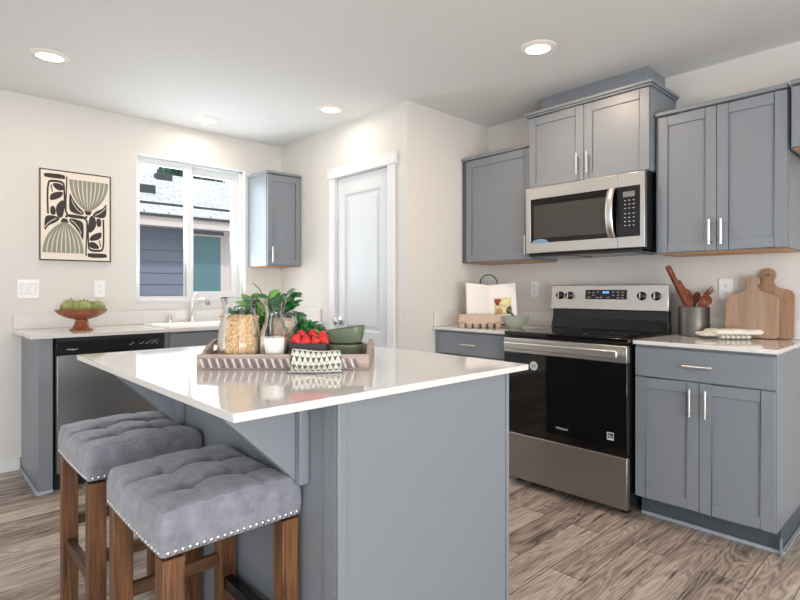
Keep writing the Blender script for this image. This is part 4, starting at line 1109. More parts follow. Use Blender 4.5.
# ------------------------------------------------------------------ tray and what is in it (tray frame: x along the camera-side rim)
IT = 0.9145
T0 = Vector((-1.690, 0.682, IT))
def tl(x, y, z=0): return T0 + Rv*x + Fv*y + Vector((0, 0, z))
TL_, TD_ = 0.556, 0.36
tr = thing('serving_tray', 'whitewashed carved wooden tray on the island', 'tray', T0, TH)
MB().box(0.012, TL_-0.012, 0.012, TD_-0.012, 0, 0.010).build('base', M_TRAY, tr)
for y0, y1 in ((0, 0.0115), (TD_-0.0115, TD_)):
    MB().box(0, TL_, y0, y1, 0, 0.050).build('long_side', M_TRAY, tr, bev=0.002)
for x0 in (0.0, TL_-0.0115):
    def end_profile():
        pts = []
        n = 18
        y0, y1 = 0.012, TD_-0.012
        for k in range(n+1):
            t = k/n; y = y0+(y1-y0)*t
            h = 0.048+0.035*max(0, math.sin((t-0.12)/0.76*math.pi))**0.8 if 0.12 < t < 0.88 else 0.048
            pts.append((y, h))
        return pts
    top_ = end_profile()
    hy0, hy1, hz0, hz1 = 0.13, 0.23, 0.045, 0.066
    m = MB()
    vs, fs = [], []
    def strip(ptsb, ptst):
        n = len(ptsb); b0_ = len(m.v)
        v_ = [(x, p[0], p[1]) for x in (x0, x0+0.0115) for row in (ptsb, ptst) for p in row]
        f_ = []
        for k in range(n-1):
            f_ += [(k, k+1, n+k+1, n+k), (2*n+k, 3*n+k, 3*n+k+1, 2*n+k+1)]
            f_ += [(k, 2*n+k, 2*n+k+1, k+1), (n+k, n+k+1, 3*n+k+1, 3*n+k)]
        f_ += [(0, n, 3*n, 2*n), (n-1, 3*n-1, 4*n-1, 2*n-1)]
        m.add(v_, f_)
    def cut(a_, b_):
        o = [p for p in top_ if a_ < p[0] < b_]
        def it(y):
            for p, q in zip(top_, top_[1:]):
                if p[0] <= y <= q[0]: return p[1]+(q[1]-p[1])*(y-p[0])/(q[0]-p[0])
            return 0.048
        return [(a_, it(a_))]+o+[(b_, it(b_))]
    y0, y1 = 0.012, TD_-0.012
    for a_, b_ in ((y0, hy0), (hy1, y1)):
        tt = cut(a_, b_); strip([(p[0], 0) for p in tt], tt)
    tt = cut(hy0, hy1); strip([(p[0], 0) for p in tt], [(p[0], hz0) for p in tt]); strip([(p[0], hz1) for p in tt], tt)
    m.build('end_handle', M_TRAY, tr)
# carved slanting flutes on the front rim
m = MB()
nfl = 40
for k in range(nfl):
    x = 0.018+k*(TL_-0.05)/nfl
    m.mat(k % 2)
    m.prism([(x+0.005, 0.007), (x+0.0125, 0.007), (x+0.002, 0.036), (x-0.006, 0.036)], -0.004-0.002*(k % 2), -0.0002, 'y')
part_label(m.build('carved_flutes', [M_TRAYCARVE, M_TRAYDK], tr, bev=0.0015), 'whitewashed slanting flutes')

TB = 0.0105
# big jar of oats
def rounded_jar(prof_out, th=0.003):
    inn = [(max(r-th, 0), z) for r, z in reversed(prof_out)]
    return prof_out, inn
p = tl(0.111, 0.098, TB)
j = thing('glass_jar', 'large open glass jar filled with oat flakes at the left of the tray', 'jar', p, 0)
jp = [(0.0, 0.001), (0.058, 0.001), (0.068, 0.012), (0.0725, 0.045), (0.071, 0.085), (0.064, 0.135), (0.057, 0.175), (0.056, 0.195), (0.061, 0.214), (0.063, 0.220)]
MB().lathe(jp, 48, cap=False).build('glass_body', M_JAR, j)
def rim_ring(parent, r, z, th, mat):
    q = MB(); pts = [(r*math.cos(R(a)), r*math.sin(R(a)), z) for a in range(0, 361, 9)]
    return q.tube(pts, th, 8, cap=False).build('glass_rim', mat, parent)
rim_ring(j, 0.063, 0.220, 0.0022, M_JAR)
def flakes(name, label, loc, prof, n, size, mat, seed, core):
    rnd = random.Random(seed)
    m = MB()
    # solid heap inside, flakes over its surface
    m.lathe([(0, prof[0][1]+0.001)]+[(r*0.90, z) for r, z in prof]+[(0, prof[-1][1])], 32, cap=False)
    zs = [z for r, z in prof]
    for k in range(n):
        if k % 5 == 0:
            rr = prof[-1][0]*math.sqrt(rnd.random()); z = prof[-1][1]+rnd.uniform(-0.001, 0.006)
        else:
            z = rnd.uniform(zs[0], zs[-1])
            for (r0, z0), (r1, z1) in zip(prof, prof[1:]):
                if z0 <= z <= z1: rr = r0+(r1-r0)*(z-z0)/max(1e-6, z1-z0)
            rr *= rnd.uniform(0.90, 0.94)
        a_ = rnd.uniform(0, 6.283)
        c = Vector((rr*math.cos(a_), rr*math.sin(a_), z))
        nrm = Vector((math.cos(a_), math.sin(a_), 0)) if k % 5 else Vector((0, 0, 1))
        nrm = (nrm+Vector((rnd.uniform(-1, 1), rnd.uniform(-1, 1), rnd.uniform(-1, 1)))*1.1).normalized()
        t1 = nrm.orthogonal().normalized(); t2 = nrm.cross(t1)
        s_ = size*rnd.uniform(0.7, 1.2); s2 = s_*rnd.uniform(0.6, 0.9)
        pts = [c+t1*math.cos(q)*s_+t2*math.sin(q)*s2+nrm*0.0012*math.cos(2*q) for q in [math.pi*2*i/6 for i in range(6)]]
        m.add(pts+[c+nrm*0.0012], [(i, (i+1) % 6, 6) for i in range(6)])
    o = m.build(name, mat, smooth=False)
    o.location = loc
    return tag(o, label, name.replace('_', ' '), kind='stuff')
flakes('oat_flakes', 'toasted oat flakes filling the large glass jar', p, [(0.053, 0.004), (0.067, 0.014), (0.0722, 0.045), (0.0705, 0.085), (0.0635, 0.135), (0.061, 0.152)], 3000, 0.0066, M_OATS, 5, None)
# carafe with milk
p = tl(0.234, 0.078, TB)
c = thing('glass_carafe', 'clear glass carafe with a flared spout, milk at the bottom', 'carafe', p, TH)
cp_ = [(0.0, 0.001), (0.043, 0.001), (0.0475, 0.008), (0.0480, 0.088), (0.045, 0.110), (0.033, 0.140), (0.029, 0.165), (0.033, 0.195), (0.040, 0.218), (0.0405, 0.219)]
q = MB().lathe(cp_, 44, cap=False)
for i, (x, y, z) in enumerate(q.v):
    if z > 0.18 and x < 0: # pouring lip to the left
        f_ = (z-0.18)/0.04; w_ = max(0, 1-abs(math.atan2(y, -x))/0.6)
        q.v[i] = (x-0.022*f_*w_, y*(1-0.3*w_*f_), z+0.006*w_*f_)
q.build('glass_body', M_JARC, c)
o = MB().lathe([(0.0, 0.003), (0.042, 0.003), (0.0466, 0.010), (0.0466, 0.088), (0.0, 0.089)], 40, cap=False).build('milk', M_MILK); o.location = p
tag(o, 'white milk in the bottom of the carafe', 'milk')
# jar of puffed seeds
p = tl(0.238, 0.190, TB)
c = thing('glass_jar', 'small straight glass jar of speckled grains behind the carafe', 'jar', p, 0)
MB().lathe([(0.0, 0.001), (0.046, 0.001), (0.050, 0.008), (0.050, 0.140), (0.047, 0.152), (0.048, 0.165), (0.050, 0.168)], 44, cap=False).build('glass_body', M_JARC, c)
rim_ring(c, 0.050, 0.168, 0.002, M_JARC)
m_grain = plain('speckled_grain', srgb(200, 182, 160), 0.8, var=0.5, vscale=220)
flakes('speckled_grains', 'pale speckled grains filling the small glass jar', p, [(0.044, 0.004), (0.048, 0.012), (0.048, 0.125), (0.047, 0.138)], 1600, 0.0034, m_grain, 9, None)
# dark box of strawberries
p = tl(0.354, 0.088, TB)
bx = thing('fruit_box', 'low dark box holding strawberries', 'box', p, TH)
m = MB(); bw, bd, bh = 0.058, 0.050, 0.070
m.box(-bw, bw, -bd, bd, 0, 0.004).box(-bw, bw, -bd, -bd+0.004, 0.004, bh).box(-bw, bw, bd-0.004, bd, 0.004, bh).box(-bw, -bw+0.004, -bd+0.004, bd-0.004, 0.004, bh).box(bw-0.004, bw, -bd+0.004, bd-0.004, 0.004, bh)
m.build('tub', M_BOXDK, bx, bev=0.001)
sb = [(-0.042, -0.030, 0.076, 'bright red strawberry at the front left corner of the dark box'), (-0.012, -0.034, 0.072, 'bright red strawberry at the front of the dark box, second from left'), (0.020, -0.032, 0.070, 'bright red strawberry lying at the front of the dark box, third from left'),
      (0.044, -0.020, 0.074, 'bright red strawberry at the right end of the dark box'), (-0.034, 0.012, 0.086, 'red strawberry on top at the left of the dark box'), (0.006, 0.004, 0.090, 'red strawberry on top in the middle of the dark box'), (0.038, 0.020, 0.084, 'red strawberry at the back right of the dark box')]
for i, (dx, dy, dz, lb) in enumerate(sb):
    q = p + Rv*dx + Fv*dy + Vector((0, 0, dz+0.004))
    st = thing('strawberry', lb, 'strawberry', q, 0, 'strawberries in the dark box')
    st.rotation_euler = (rnd.uniform(-0.5, 0.2), (1 if i % 3 else -1)*rnd.uniform(0.5, 1.25), TH)
    MB().ellipsoid((0, 0, 0), 0.0165, 0.0165, 0.023, 18, 12, fn=lambda d, q: Vector((q.x*(1+0.42*d.z), q.y*(1+0.42*d.z), q.z*(1.12 if d.z < 0 else 0.82)))).build('flesh', M_STRAW, st)
    m = MB()
    for k in range(7):
        a_ = k*2*math.pi/7
        d = Vector((math.cos(a_), math.sin(a_), 0)); e_ = Vector((-math.sin(a_), math.cos(a_), 0))
        c0 = Vector((0, 0, 0.0192))
        m.add([c0, c0+d*0.008+e_*0.003+Vector((0, 0, 0.002)), c0+d*0.014+Vector((0, 0, 0.003)), c0+d*0.008-e_*0.003+Vector((0, 0, 0.002))], [(0, 1, 2, 3)])
    m.build('calyx', M_LEAF2, st, smooth=False)
# herb sprig above the strawberries
def leaf(m, base_, d, up, L, W, curl=0.25, seg=6):
    d = d.normalized(); s_ = d.cross(up).normalized(); n_ = s_.cross(d).normalized()
    vs = []; 
    for k in range(seg+1):
        t = k/seg
        w_ = W*math.sin(math.pi*min(1, t*0.92+0.04))**0.8*(1-0.35*t)
        if k == seg: w_ = 0.0004
        c = base_ + d*L*t - n_*(curl*L*t*t)
        vs += [c - s_*w_ + n_*w_*0.25, c, c + s_*w_ + n_*w_*0.25]
    fs = []
    for k in range(seg):
        a_ = k*3
        fs += [(a_, a_+1, a_+4, a_+3), (a_+1, a_+2, a_+5, a_+4)]
    m.add(vs, fs)
hb = thing('herb_sprig', 'sprig of fresh green leaves lying behind the strawberries', 'herbs', tl(0.340, 0.262, TB), TH)
m = MB(); rnd = random.Random(12)
MB().tube([(0, 0, 0.0), (-0.01, -0.03, 0.05), (0.0, -0.04, 0.10)], 0.003, 6).build('stem', M_STEM, hb)
for k in range(26):
    b_ = Vector((rnd.uniform(-0.034, 0.03), rnd.uniform(-0.04, 0.0), rnd.uniform(0.06, 0.12)))
    leaf(m, b_, Vector((rnd.uniform(-1, 1), rnd.uniform(-0.6, 0.6), rnd.uniform(-0.2, 1))), Vector((0.1, -1, 0.3)), rnd.uniform(0.025, 0.045), rnd.uniform(0.008, 0.013))
m.build('leaves', M_LEAF, hb, solid=0.0006)
# green stoneware dishes
for i, (lb, z0) in enumerate((('lower green stoneware dish of the stacked pair', 0.0), ('upper green stoneware dish of the stacked pair', 0.055))):
    q = tl(0.456, 0.205, TB+z0)
    g = thing('stoneware_dish', lb, 'dish', q, TH-0.06*i+0.03, 'stacked green dishes in the tray')
    lp = [rrect(0.050, 0.040, 0.03, 0.0), rrect(0.060, 0.048, 0.035, 0.006), rrect(0.067, 0.055, 0.035, 0.028), rrect(0.071, 0.058, 0.035, 0.052), rrect(0.0705, 0.0575, 0.035, 0.0545), rrect(0.067, 0.054, 0.035, 0.0535), rrect(0.062, 0.049, 0.033, 0.028), rrect(0.054, 0.042, 0.03, 0.012)]
    if i: lp = [[(x, y, z+(0.010*(x/0.07) if z > 0.05 else 0)) for x, y, z in l] for l in lp]
    loft(lp, capb=True, capt=True).build('dish_body', M_GREENB, g)
# patterned tea towel draped over the front rim
def drape():
    me_v, fs, uv = [], [], []
    NU, NV = 30, 30
    path = [(0.030, 0.052), (0.024, 0.060), (0.012, 0.0615), (0.0, 0.058), (-0.010, 0.045), (-0.015, 0.025), (-0.022, 0.008), (-0.045, 0.0045), (-0.075, 0.004)]
    def P(t):
        f = t*(len(path)-1); i = min(int(f), len(path)-2); g = f-i
        return Vector((0, path[i][0]*(1-g)+path[i+1][0]*g, path[i][1]*(1-g)+path[i+1][1]*g))
    for i in range(NU+1):
        for j in range(NV+1):
            u, v = i/NU, j/NV
            q = P(v*(0.96+0.04*math.sin(u*5)))
            q.x = (u-0.5)*(0.150+0.012*v)+0.012*(v-0.5)
            q.y -= 0.003*math.sin(u*9+v*2)*min(1, v*2)
            q.z += (0.002*math.sin(u*7+1)+0.006*(0.5-u))*(1 if v < 0.5 else max(0, 1-(v-0.5)*3.3))+0.001
            q.z = max(q.z, 0.003)
            me_v.append(q); uv.append((u, v))
    for i in range(NU):
        for j in range(NV):
            a_ = i*(NV+1)+j; fs.append((a_, a_+NV+1, a_+NV+2, a_+1))
    me = bpy.data.meshes.new('tea_towel'); me.from_pydata([tuple(v) for v in me_v], [], fs)
    ul = me.uv_layers.new(name='UVMap')
    for l in me.loops: ul.data[l.index].uv = uv[l.vertex_index]
    for p_ in me.polygons: p_.use_smooth = True
    me.materials.append(M_TOWELP)
    o = bpy.data.objects.new('tea_towel', me); COL.objects.link(o)
    md = o.modifiers.new('solid', 'SOLIDIFY'); md.thickness = 0.003; md.offset = 1
    return o
t = drape(); t.location = tl(0.387, 0, 0); t.rotation_euler = (0, 0, TH)
tag(t, 'cream tea towel with a green heart pattern draped over the tray rim', 'towel')
m = MB(); rnd = random.Random(4)
for k in range(70):
    x = -0.078+0.162*k/69
    m.tube([(x, -0.073, 0.0035), (x+rnd.uniform(-0.002, 0.002), -0.082-rnd.uniform(0, 0.004), 0.002)], 0.0009, 5)
fo = m.build('fringe', M_TOWELG, t); fo['kind'] = 'stuff'

# leafy plant behind the jars
pc = tl(0.158, 0.290, TB)
pl = thing('potted_plant', 'leafy green plant in a small pot behind the glass jars', 'plant', pc, TH)
MB().lathe([(0.0, 0), (0.030, 0), (0.040, 0.055), (0.043, 0.060), (0.038, 0.060), (0.036, 0.050), (0.0, 0.050)], 28, cap=False).build('pot', M_WHITE, pl)
rnd = random.Random(21); m = MB(); m2 = MB()
for k in range(38):
    a_ = rnd.uniform(0, 6.283); s_ = rnd.uniform(0.3, 1)
    tip = Vector((0.140*math.cos(a_)*s_+0.005, 0.055*math.sin(a_)*s_, rnd.uniform(0.08, 0.255)-0.03*s_))
    if k == 0: tip = Vector((-0.12, -0.02, 0.17))
    if k == 1: tip = Vector((0.13, 0.0, 0.13))
    b_ = Vector((0, 0, 0.05)); mid = (b_+tip)/2+Vector((0, 0, 0.035))
    pth = [b_*(1-t_)**2+mid*2*t_*(1-t_)+tip*t_*t_ for t_ in [i/6 for i in range(7)]]
    m2.tube(pth, 0.0016, 5)
    for i in range(2, 7):
        for sd_ in (-1, 1):
            d = (pth[i]-pth[i-1]).normalized()
            s__ = d.cross(Vector((0, 0, 1))); s__ = s__.normalized() if s__.length > 0.01 else Vector((1, 0, 0))
            dd = d*0.6+s__*sd_*0.8+Vector((rnd.uniform(-.4, .4), rnd.uniform(-.5, .2), rnd.uniform(-.3, .3)))
            m.mat(0 if rnd.random() < 0.72 else 1)
            leaf(m, pth[i], dd, Vector((rnd.uniform(-.5, .5), -0.8, 0.8)), rnd.uniform(0.038, 0.062), rnd.uniform(0.015, 0.023), 0.25)
m.build('leaves', [M_LEAF, M_LEAF2], pl, solid=0.0006)
for pth in ([(0, 0, 0.06), (-0.01, 0, 0.20), (-0.03, 0, 0.25), (-0.055, 0, 0.272)], [(0, 0, 0.06), (0.06, 0, 0.17), (0.105, 0, 0.15), (0.118, 0, 0.10)]):
    m2.tube(pth, 0.0018, 6)
m2.build('stems', M_STEM, pl)

# ------------------------------------------------------------------ left of the range
# cookbook on an iron stand
bx_, by_ = at(490, 3.80)
bs = thing('book_stand', 'dark iron wire book stand with a round arch in the corner', 'book stand', (bx_, by_, CT), TH)
pth = [(0.062*math.cos(R(a_)), 0.062, 0.305+0.062*math.sin(R(a_))) for a_ in range(0, 181, 12)]
MB().tube([(0.062, 0.035, 0.02)]+pth+[(-0.062, 0.035, 0.02)], 0.0042, 10).build('arch', M_WIRE, bs)
m = MB().tube([(-0.13, -0.055, 0.014), (0.13, -0.055, 0.014)], 0.0042, 10)
for x in (-0.062, 0.062): m.tube([(x, -0.055, 0.014), (x, 0.035, 0.022)], 0.0042, 10)
m.tube([(-0.13, -0.055, 0.014), (-0.13, -0.06, 0.004)], 0.0042, 8).tube([(0.13, -0.055, 0.014), (0.13, -0.06, 0.004)], 0.0042, 8)
m.build('ledge', M_WIRE, bs)
for x in (-0.062, 0.062):
    MB().tube([(x, -0.056, 0.016), (x, -0.062, 0.05), (x, -0.056, 0.066)], 0.004, 8).build('page_hook', M_WIRE, bs)
MB().tube([(0, 0.062, 0.24), (0, 0.13, 0.004)], 0.0042, 8).build('back_leg', M_WIRE, bs)
bk = thing('cookbook', 'open cookbook showing a food photograph, standing in the corner', 'book', (bx_, by_, CT+0.020), TH)
def page_block(s_, name, mat, th, y_off, hgt, wdt):
    # page curve from spine (x=0) outwards; leans back with height
    m = MB(); N = 12
    vs = []
    for zz, ln in ((0, -0.042), (hgt, 0.020)):
        for k in range(N+1):
            t_ = k/N
            x = s_*wdt*t_
            y = ln + y_off - 0.014*math.sin(t_*math.pi)**0.7*1.0 + 0.010*(1-t_) - 0.040*t_
            z = zz + (0.018*t_ if zz else 0)
            vs.append((x, y, z))
        for k in range(N, -1, -1):
            t_ = k/N
            vs.append((s_*wdt*t_, ln+y_off+th+0.012-0.040*t_, zz+(0.018*t_ if zz else 0)))
    n = 2*(N+1)
    fs = [(k, (k+1) % n, n+(k+1) % n, n+k) for k in range(n)] + [tuple(range(n-1, -1, -1)), tuple(range(n, 2*n))]
    m.add(vs, fs)
    return m.build(name, mat, bk, ang=50)
page_block(-1, 'page_block', M_PAGE, 0.008, 0, 0.268, 0.172)
rp = page_block(1, 'page_block', M_PAGE, 0.012, 0, 0.268, 0.178)
page_block(-1, 'cover', M_COVER, 0.003, 0.0210, 0.272, 0.176)
page_block(1, 'cover', M_COVER, 0.003, 0.0255, 0.272, 0.182)
# printed photograph on the right page
def on_page(t_, h_):
    f_ = h_/0.268
    x = 0.178*t_
    y = -0.042+0.062*f_ - 0.014*math.sin(t_*math.pi)**0.7 + 0.010*(1-t_) - 0.040*t_
    return Vector((x, y-0.0009, h_+0.018*t_*f_))
def page_patch(name, t0, t1, h0, h1, mat, blob=None, parent=rp, dy=0):
    m = MB()
    if blob is None:
        N = 6; vs = []
        for i in range(N+1):
            for j in range(N+1): vs.append(on_page(t0+(t1-t0)*i/N, h0+(h1-h0)*j/N)-Vector((0, dy, 0)))
        m.add(vs, [(i*(N+1)+j, (i+1)*(N+1)+j, (i+1)*(N+1)+j+1, i*(N+1)+j+1) for i in range(N) for j in range(N)])
    else:
        ct_, ch_ = (t0+t1)/2, (h0+h1)/2
        vs = [on_page(ct_, ch_)-Vector((0, dy, 0))]
        for k in range(20):
            a_ = k*2*math.pi/20; rr = 1+0.15*math.sin(a_*blob)
            vs.append(on_page(ct_+(t1-t0)/2*math.cos(a_)*rr, ch_+(h1-h0)/2*math.sin(a_)*rr)-Vector((0, dy, 0)))
        m.add(vs, [(0, k+1, (k+1) % 20+1) for k in range(20)])
    return m.build(name, mat, parent, solid=0.0002)
pp = page_patch('photo_print', 0.16, 0.80, 0.065, 0.175, M_PHOTO1)
page_patch('photo_detail', 0.16, 0.42, 0.125, 0.172, M_PHOTO2, 3, pp, 0.0006)
page_patch('photo_detail', 0.60, 0.80, 0.066, 0.115, M_PHOTO3, 2, pp, 0.0006)
page_patch('photo_detail', 0.20, 0.45, 0.068, 0.105, plain('print_tan', srgb(196, 160, 96), 0.6), 4, pp, 0.0006)
page_patch('photo_detail', 0.34, 0.74, 0.110, 0.168, plain('print_pale', srgb(236, 226, 176), 0.6), 4, pp, 0.0009)

# egg carton
ex, ey = at(479, 3.62)
eg = thing('egg_carton', 'pale brown pulp egg carton in front of the cookbook', 'egg carton', (ex, ey, CT), TH)
EL, ED = 0.146, 0.052
m = MB()
for i in range(6):
    for j in range(2):
        cx_, cy_ = -EL+0.0243+i*0.0487, (-0.026, 0.026)[j]
        m.add([tuple(v) for v in [(cx_+sx*w_, cy_+sy*w2_, z) for w_, w2_, z in ((0.013, 0.013, 0.0), (0.022, 0.024, 0.036)) for sx, sy in ((-1, -1), (1, -1), (1, 1), (-1, 1))]],
              [(3, 2, 1, 0), (0, 1, 5, 4), (1, 2, 6, 5), (2, 3, 7, 6), (3, 0, 4, 7), (4, 5, 6, 7)])
m.box(-EL, EL, -ED, ED, 0.034, 0.039)
m.build('cup_tray', M_PULP, eg, bev=0.004)
loops = [[(x*EL*k, y*ED*k2, z) for x, y in ((-1, -1), (1, -1), (1, 1), (-1, 1))] for k, k2, z in ((1.02, 1.03, 0.040), (0.985, 0.95, 0.060), (0.93, 0.80, 0.088), (0.90, 0.72, 0.090))]
loft(loops, capb=True, capt=True).build('lid', M_PULP, eg, bev=0.006)
MB().box(-0.10, 0.10, -ED-0.005, -ED-0.0005, 0.030, 0.050).build('closing_flap', M_PULP, eg, bev=0.002)

# sage bowl with a grey spoon
sx_, sy_ = at(515, 3.56)
sbw = thing('mixing_bowl', 'small sage green bowl beside the egg carton', 'bowl', (sx_, sy_, CT))
MB().lathe([(0.0, 0), (0.042, 0), (0.046, 0.004), (0.050, 0.012), (0.078, 0.040), (0.092, 0.074), (0.0935, 0.082), (0.090, 0.082), (0.074, 0.044), (0.045, 0.016), (0, 0.012)], 44, cap=False).build('bowl_body', M_SAGEB, sbw)
sp_ = thing('stoneware_spoon', 'grey spoon resting in the sage green bowl', 'spoon', (sx_, sy_, CT+0.02), TH)
MB().tube([(0.03, 0, 0.012), (0.0, 0, 0.045), (-0.028, 0.0, 0.085), (-0.042, 0, 0.105)], [0.018, 0.012, 0.012, 0.015], 12, flat=0.7).build('handle', M_GREYSPOON, sp_)
MB().ellipsoid((0.035, 0, 0.015), 0.03, 0.024, 0.010, 16, 8).build('spoon_bowl', M_GREYSPOON, sp_)

# ------------------------------------------------------------------ right of the range
kx, ky = at(694, 2.99)
ck = thing('utensil_crock', 'dark grey metal crock holding wooden utensils', 'crock', (kx, ky, CT))
MB().lathe([(0.0, 0), (0.076, 0), (0.078, 0.002), (0.078, 0.162), (0.077, 0.164), (0.075, 0.162), (0.075, 0.004), (0.0, 0.004)], 44, cap=False).build('crock_body', M_CROCK, ck)
def K(du, dv, z): return Rv*du + Fv*dv + Vector((0, 0, z))
def uten(name, label, cat): return thing(name, label, cat, (kx, ky, CT+0.005), 0, 'wooden utensils in the crock')
u = uten('rolling_pin', 'straight wooden rolling pin leaning left out of the crock', 'rolling pin')
MB().tube([K(0.035, 0.02, 0.012), K(-0.025, 0.03, 0.165), K(-0.120, 0.045, 0.375), K(-0.128, 0.046, 0.388)], [0.015, 0.0155, 0.0155, 0.012], 16).build('roller', M_CHERRY, u)
u = uten('wooden_spatula', 'flat wooden spatula leaning left in front of the rolling pin', 'spatula')
def paddle(path, widths, th, nrm):
    m = MB(); nrm = nrm.normalized(); vs = []
    for i, p_ in enumerate(path):
        t_ = (path[min(i+1, len(path)-1)]-path[max(i-1, 0)]).normalized(); s_ = t_.cross(nrm).normalized()
        for k in range(10):
            a_ = k*2*math.pi/10
            vs.append(p_+s_*math.cos(a_)*widths[i]+nrm*math.sin(a_)*min(th, widths[i]))
    n = len(path); fs = [(i*10+k, i*10+(k+1) % 10, (i+1)*10+(k+1) % 10, (i+1)*10+k) for i in range(n-1) for k in range(10)]
    fs += [tuple(range(9, -1, -1)), tuple((n-1)*10+k for k in range(10))]
    return m.add(vs, fs)
paddle([K(0.02, -0.03, 0.01), K(-0.035, -0.04, 0.16), K(-0.060, -0.045, 0.200), K(-0.085, -0.047, 0.245), K(-0.105, -0.048, 0.285), K(-0.110, -0.048, 0.305)], [0.008, 0.010, 0.020, 0.027, 0.022, 0.008], 0.004, -Fv+Rv*0.5).build('blade', M_CHERRY, u)
u = uten('wooden_spoon', 'large round wooden spoon at the back of the crock', 'spoon')
def spoon(p0, p1, c, r1, r2, mat, u, nrm):
    MB().tube([p0, p1, c], [0.006, 0.0075, 0.009], 10).build('handle', mat, u)
    ax = (c-p1).normalized(); s_ = ax.cross(nrm).normalized(); n_ = s_.cross(ax).normalized()
    m = MB(); vs = []; fs = []; N, Mm = 22, 7
    for lay_, off in ((0, 0.0), (1, 0.0035)):
        for i in range(Mm+1):
            rr = i/Mm
            for k in range(N):
                a_ = 2*math.pi*k/N
                vs.append(c+ax*(r1*rr*math.cos(a_)+r1*0.9)+s_*(r2*rr*math.sin(a_))-n_*(0.014*(1-rr*rr)+off))
    for L in (0, 1):
        b_ = L*(Mm+1)*N
        for i in range(Mm):
            for k in range(N): fs.append((b_+i*N+k, b_+i*N+(k+1) % N, b_+(i+1)*N+(k+1) % N, b_+(i+1)*N+k))
    b_ = (Mm+1)*N
    for k in range(N): fs.append((Mm*N+k, Mm*N+(k+1) % N, b_+Mm*N+(k+1) % N, b_+Mm*N+k))
    m.add(vs, fs).build('spoon_bowl', mat, u)
spoon(K(0.0, -0.02, 0.01), K(-0.010, 0.03, 0.16), K(-0.014, 0.04, 0.19), 0.040, 0.036, M_CHERRY, u, -Fv)
u = uten('wooden_spoon', 'round wooden spoon at the front of the crock', 'spoon')
spoon(K(-0.03, 0.01, 0.01), K(0.008, -0.045, 0.155), K(0.016, -0.05, 0.168), 0.033, 0.032, M_CHERRY, u, -Fv+Vector((0, 0, .3)))
u = uten('wooden_fork', 'wooden salad fork with blunt tines leaning right out of the crock', 'fork')
MB().tube([K(-0.03, 0.02, 0.01), K(0.045, 0.025, 0.16), K(0.070, 0.02, 0.215)], [0.007, 0.009, 0.012], 10).build('handle', M_CHERRY, u)
m = MB()
for k, o_ in enumerate((-1, 0, 1)):
    m.tube([K(0.066, 0.02, 0.205), K(0.078+0.006*o_, 0.02, 0.225-0.006*o_), K(0.118+0.006*o_, 0.015, 0.262-0.012*o_)], [0.008, 0.006, 0.003], 8)
m.build('tines', M_CHERRY, u)
u = uten('slotted_spoon', 'slotted wooden spoon at the right of the crock', 'spoon')
spoon(K(-0.02, 0.045, 0.01), K(0.025, 0.05, 0.15), K(0.034, 0.05, 0.178), 0.034, 0.026, M_CHERRY, u, -Fv+Rv*0.3)

# cutting boards
def board_outline(w_, h_body, h_tot, neck, knob):
    pts = [(-w_/2+0.012, 0), (w_/2-0.012, 0), (w_/2, 0.012), (w_/2, h_body-0.03), (w_/2-0.008, h_body-0.008), (w_/2-0.03, h_body+0.004)]
    for t_ in (0.25, 0.5, 0.75): pts.append((w_/2-0.03-(w_/2-0.03-neck)*t_, h_body+0.004+0.030*t_**2))
    zk = h_tot-knob
    pts += [(neck, h_body+0.05), (neck, zk-knob*1.1)]
    ang0 = -50
    for a_ in range(ang0, 91, 14): pts.append((knob*math.cos(R(a_)), zk+knob*math.sin(R(a_))))
    left = [(-x, z) for x, z in reversed(pts[2:]) if x > 0.001]
    return pts+left
def cboard(label, x, y, w_, hb, ht, neck, knob, mat, lean, z=0.0):
    t = thing('cutting_board', label, 'cutting board', (x, y, CT+0.0015), 0, 'cutting boards against the wall')
    hole = [(0.011*math.cos(R(a_)), ht-knob+0.008*math.sin(R(a_))) for a_ in range(0, 360, 24)]
    o = curve_board('board', board_outline(w_, hb, ht, neck, knob), [hole], 0.016, mat, t)
    o.rotation_euler = (R(90)-lean, 0, 0)
    for p_ in o.data.polygons: p_.use_smooth = False
    return t
cboard('larger paddle cutting board leaning on the wall, behind the other board', -0.724, YR-0.052, 0.235, 0.255, 0.372, 0.022, 0.036, M_BOARD2, R(6))
cboard('smaller paddle cutting board leaning in front of the larger one', -0.787, YR-0.085, 0.246, 0.230, 0.338, 0.021, 0.034, M_BOARD, R(6))

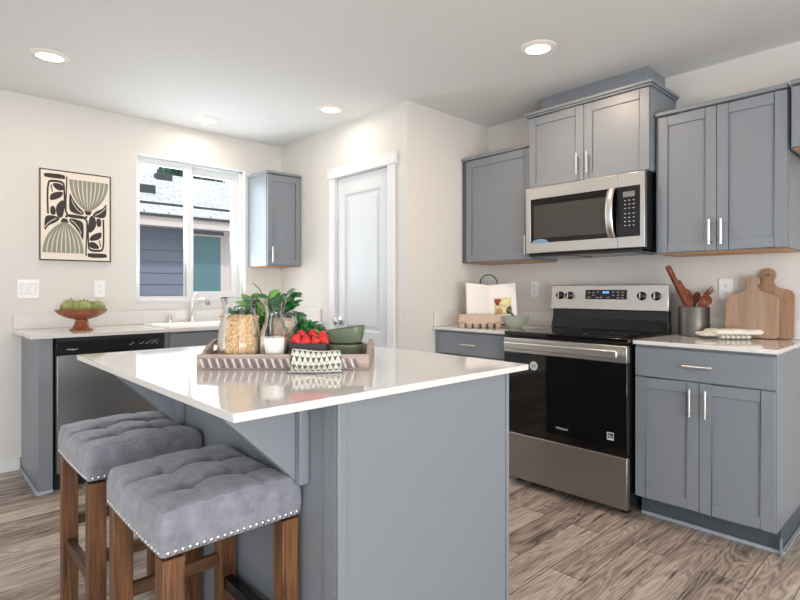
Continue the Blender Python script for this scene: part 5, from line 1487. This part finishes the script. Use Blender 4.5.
# folded towel
tx, ty = at(728, 2.80)
ft = thing('folded_towel', 'folded cream cotton towel with a grey striped underside', 'towel', (tx, ty, CT), TH-0.10)
def cloth_slab(x0, x1, y0, y1, z0, z1, seed, mat, name, amp=0.004):
    m = MB(); N = 26; Mm = 14; vs = []; r_ = (z1-z0)/2; loops = []
    for i in range(N+1):
        u_ = i/N; x = x0+(x1-x0)*u_
        loop = []
        for k in range(Mm):
            a_ = 2*math.pi*k/Mm
            ys = (y0+y1)/2+((y1-y0)/2)*math.copysign(abs(math.cos(a_))**0.45, math.cos(a_))
            zs = (z0+z1)/2+r_*math.copysign(abs(math.sin(a_))**0.8, math.sin(a_))*(1 if 0 < i < N else 0.3)
            nz = noise.noise(Vector((x*22, ys*22, seed)))
            zs += amp*nz*(1 if math.sin(a_) > 0 else 0.0)
            loop.append((x, ys+0.004*noise.noise(Vector((x*15, seed, 2))), max(0.0005, zs)))
        loops.append(loop)
    return loft(loops, True, True).build(name, mat, ft, ang=80)
ft.scale = (0.80, 0.85, 1.0)
cloth_slab(-0.115, 0.175, -0.085, 0.085, 0.022, 0.050, 3.1, M_CLOTH, 'top_fold', 0.010)
cloth_slab(-0.170, 0.02, -0.050, 0.090, 0.012, 0.034, 7.7, M_CLOTH, 'side_fold', 0.006)
def stripe():
    m, nt, b = base('striped_linen'); b.inputs['Roughness'].default_value = 0.95
    tc = nt.nodes.new('ShaderNodeTexCoord'); sp = nt.nodes.new('ShaderNodeSeparateXYZ'); nt.links.new(tc.outputs['Object'], sp.inputs[0])
    mm = nt.nodes.new('ShaderNodeMath'); mm.operation = 'MULTIPLY'; mm.inputs[1].default_value = 32
    fr_ = nt.nodes.new('ShaderNodeMath'); fr_.operation = 'FRACT'; lt = nt.nodes.new('ShaderNodeMath'); lt.operation = 'LESS_THAN'; lt.inputs[1].default_value = 0.3
    nt.links.new(sp.outputs[0], mm.inputs[0]); nt.links.new(mm.outputs[0], fr_.inputs[0]); nt.links.new(fr_.outputs[0], lt.inputs[0])
    mx = nt.nodes.new('ShaderNodeMix'); mx.data_type = 'RGBA'; mx.inputs[6].default_value = srgb(214, 214, 204); mx.inputs[7].default_value = srgb(140, 142, 136)
    nt.links.new(lt.outputs[0], mx.inputs[0]); nt.links.new(mx.outputs[2], b.inputs['Base Color'])
    return m
cloth_slab(-0.080, 0.105, -0.088, 0.070, 0.0005, 0.024, 5.2, stripe(), 'striped_fold', 0.002)
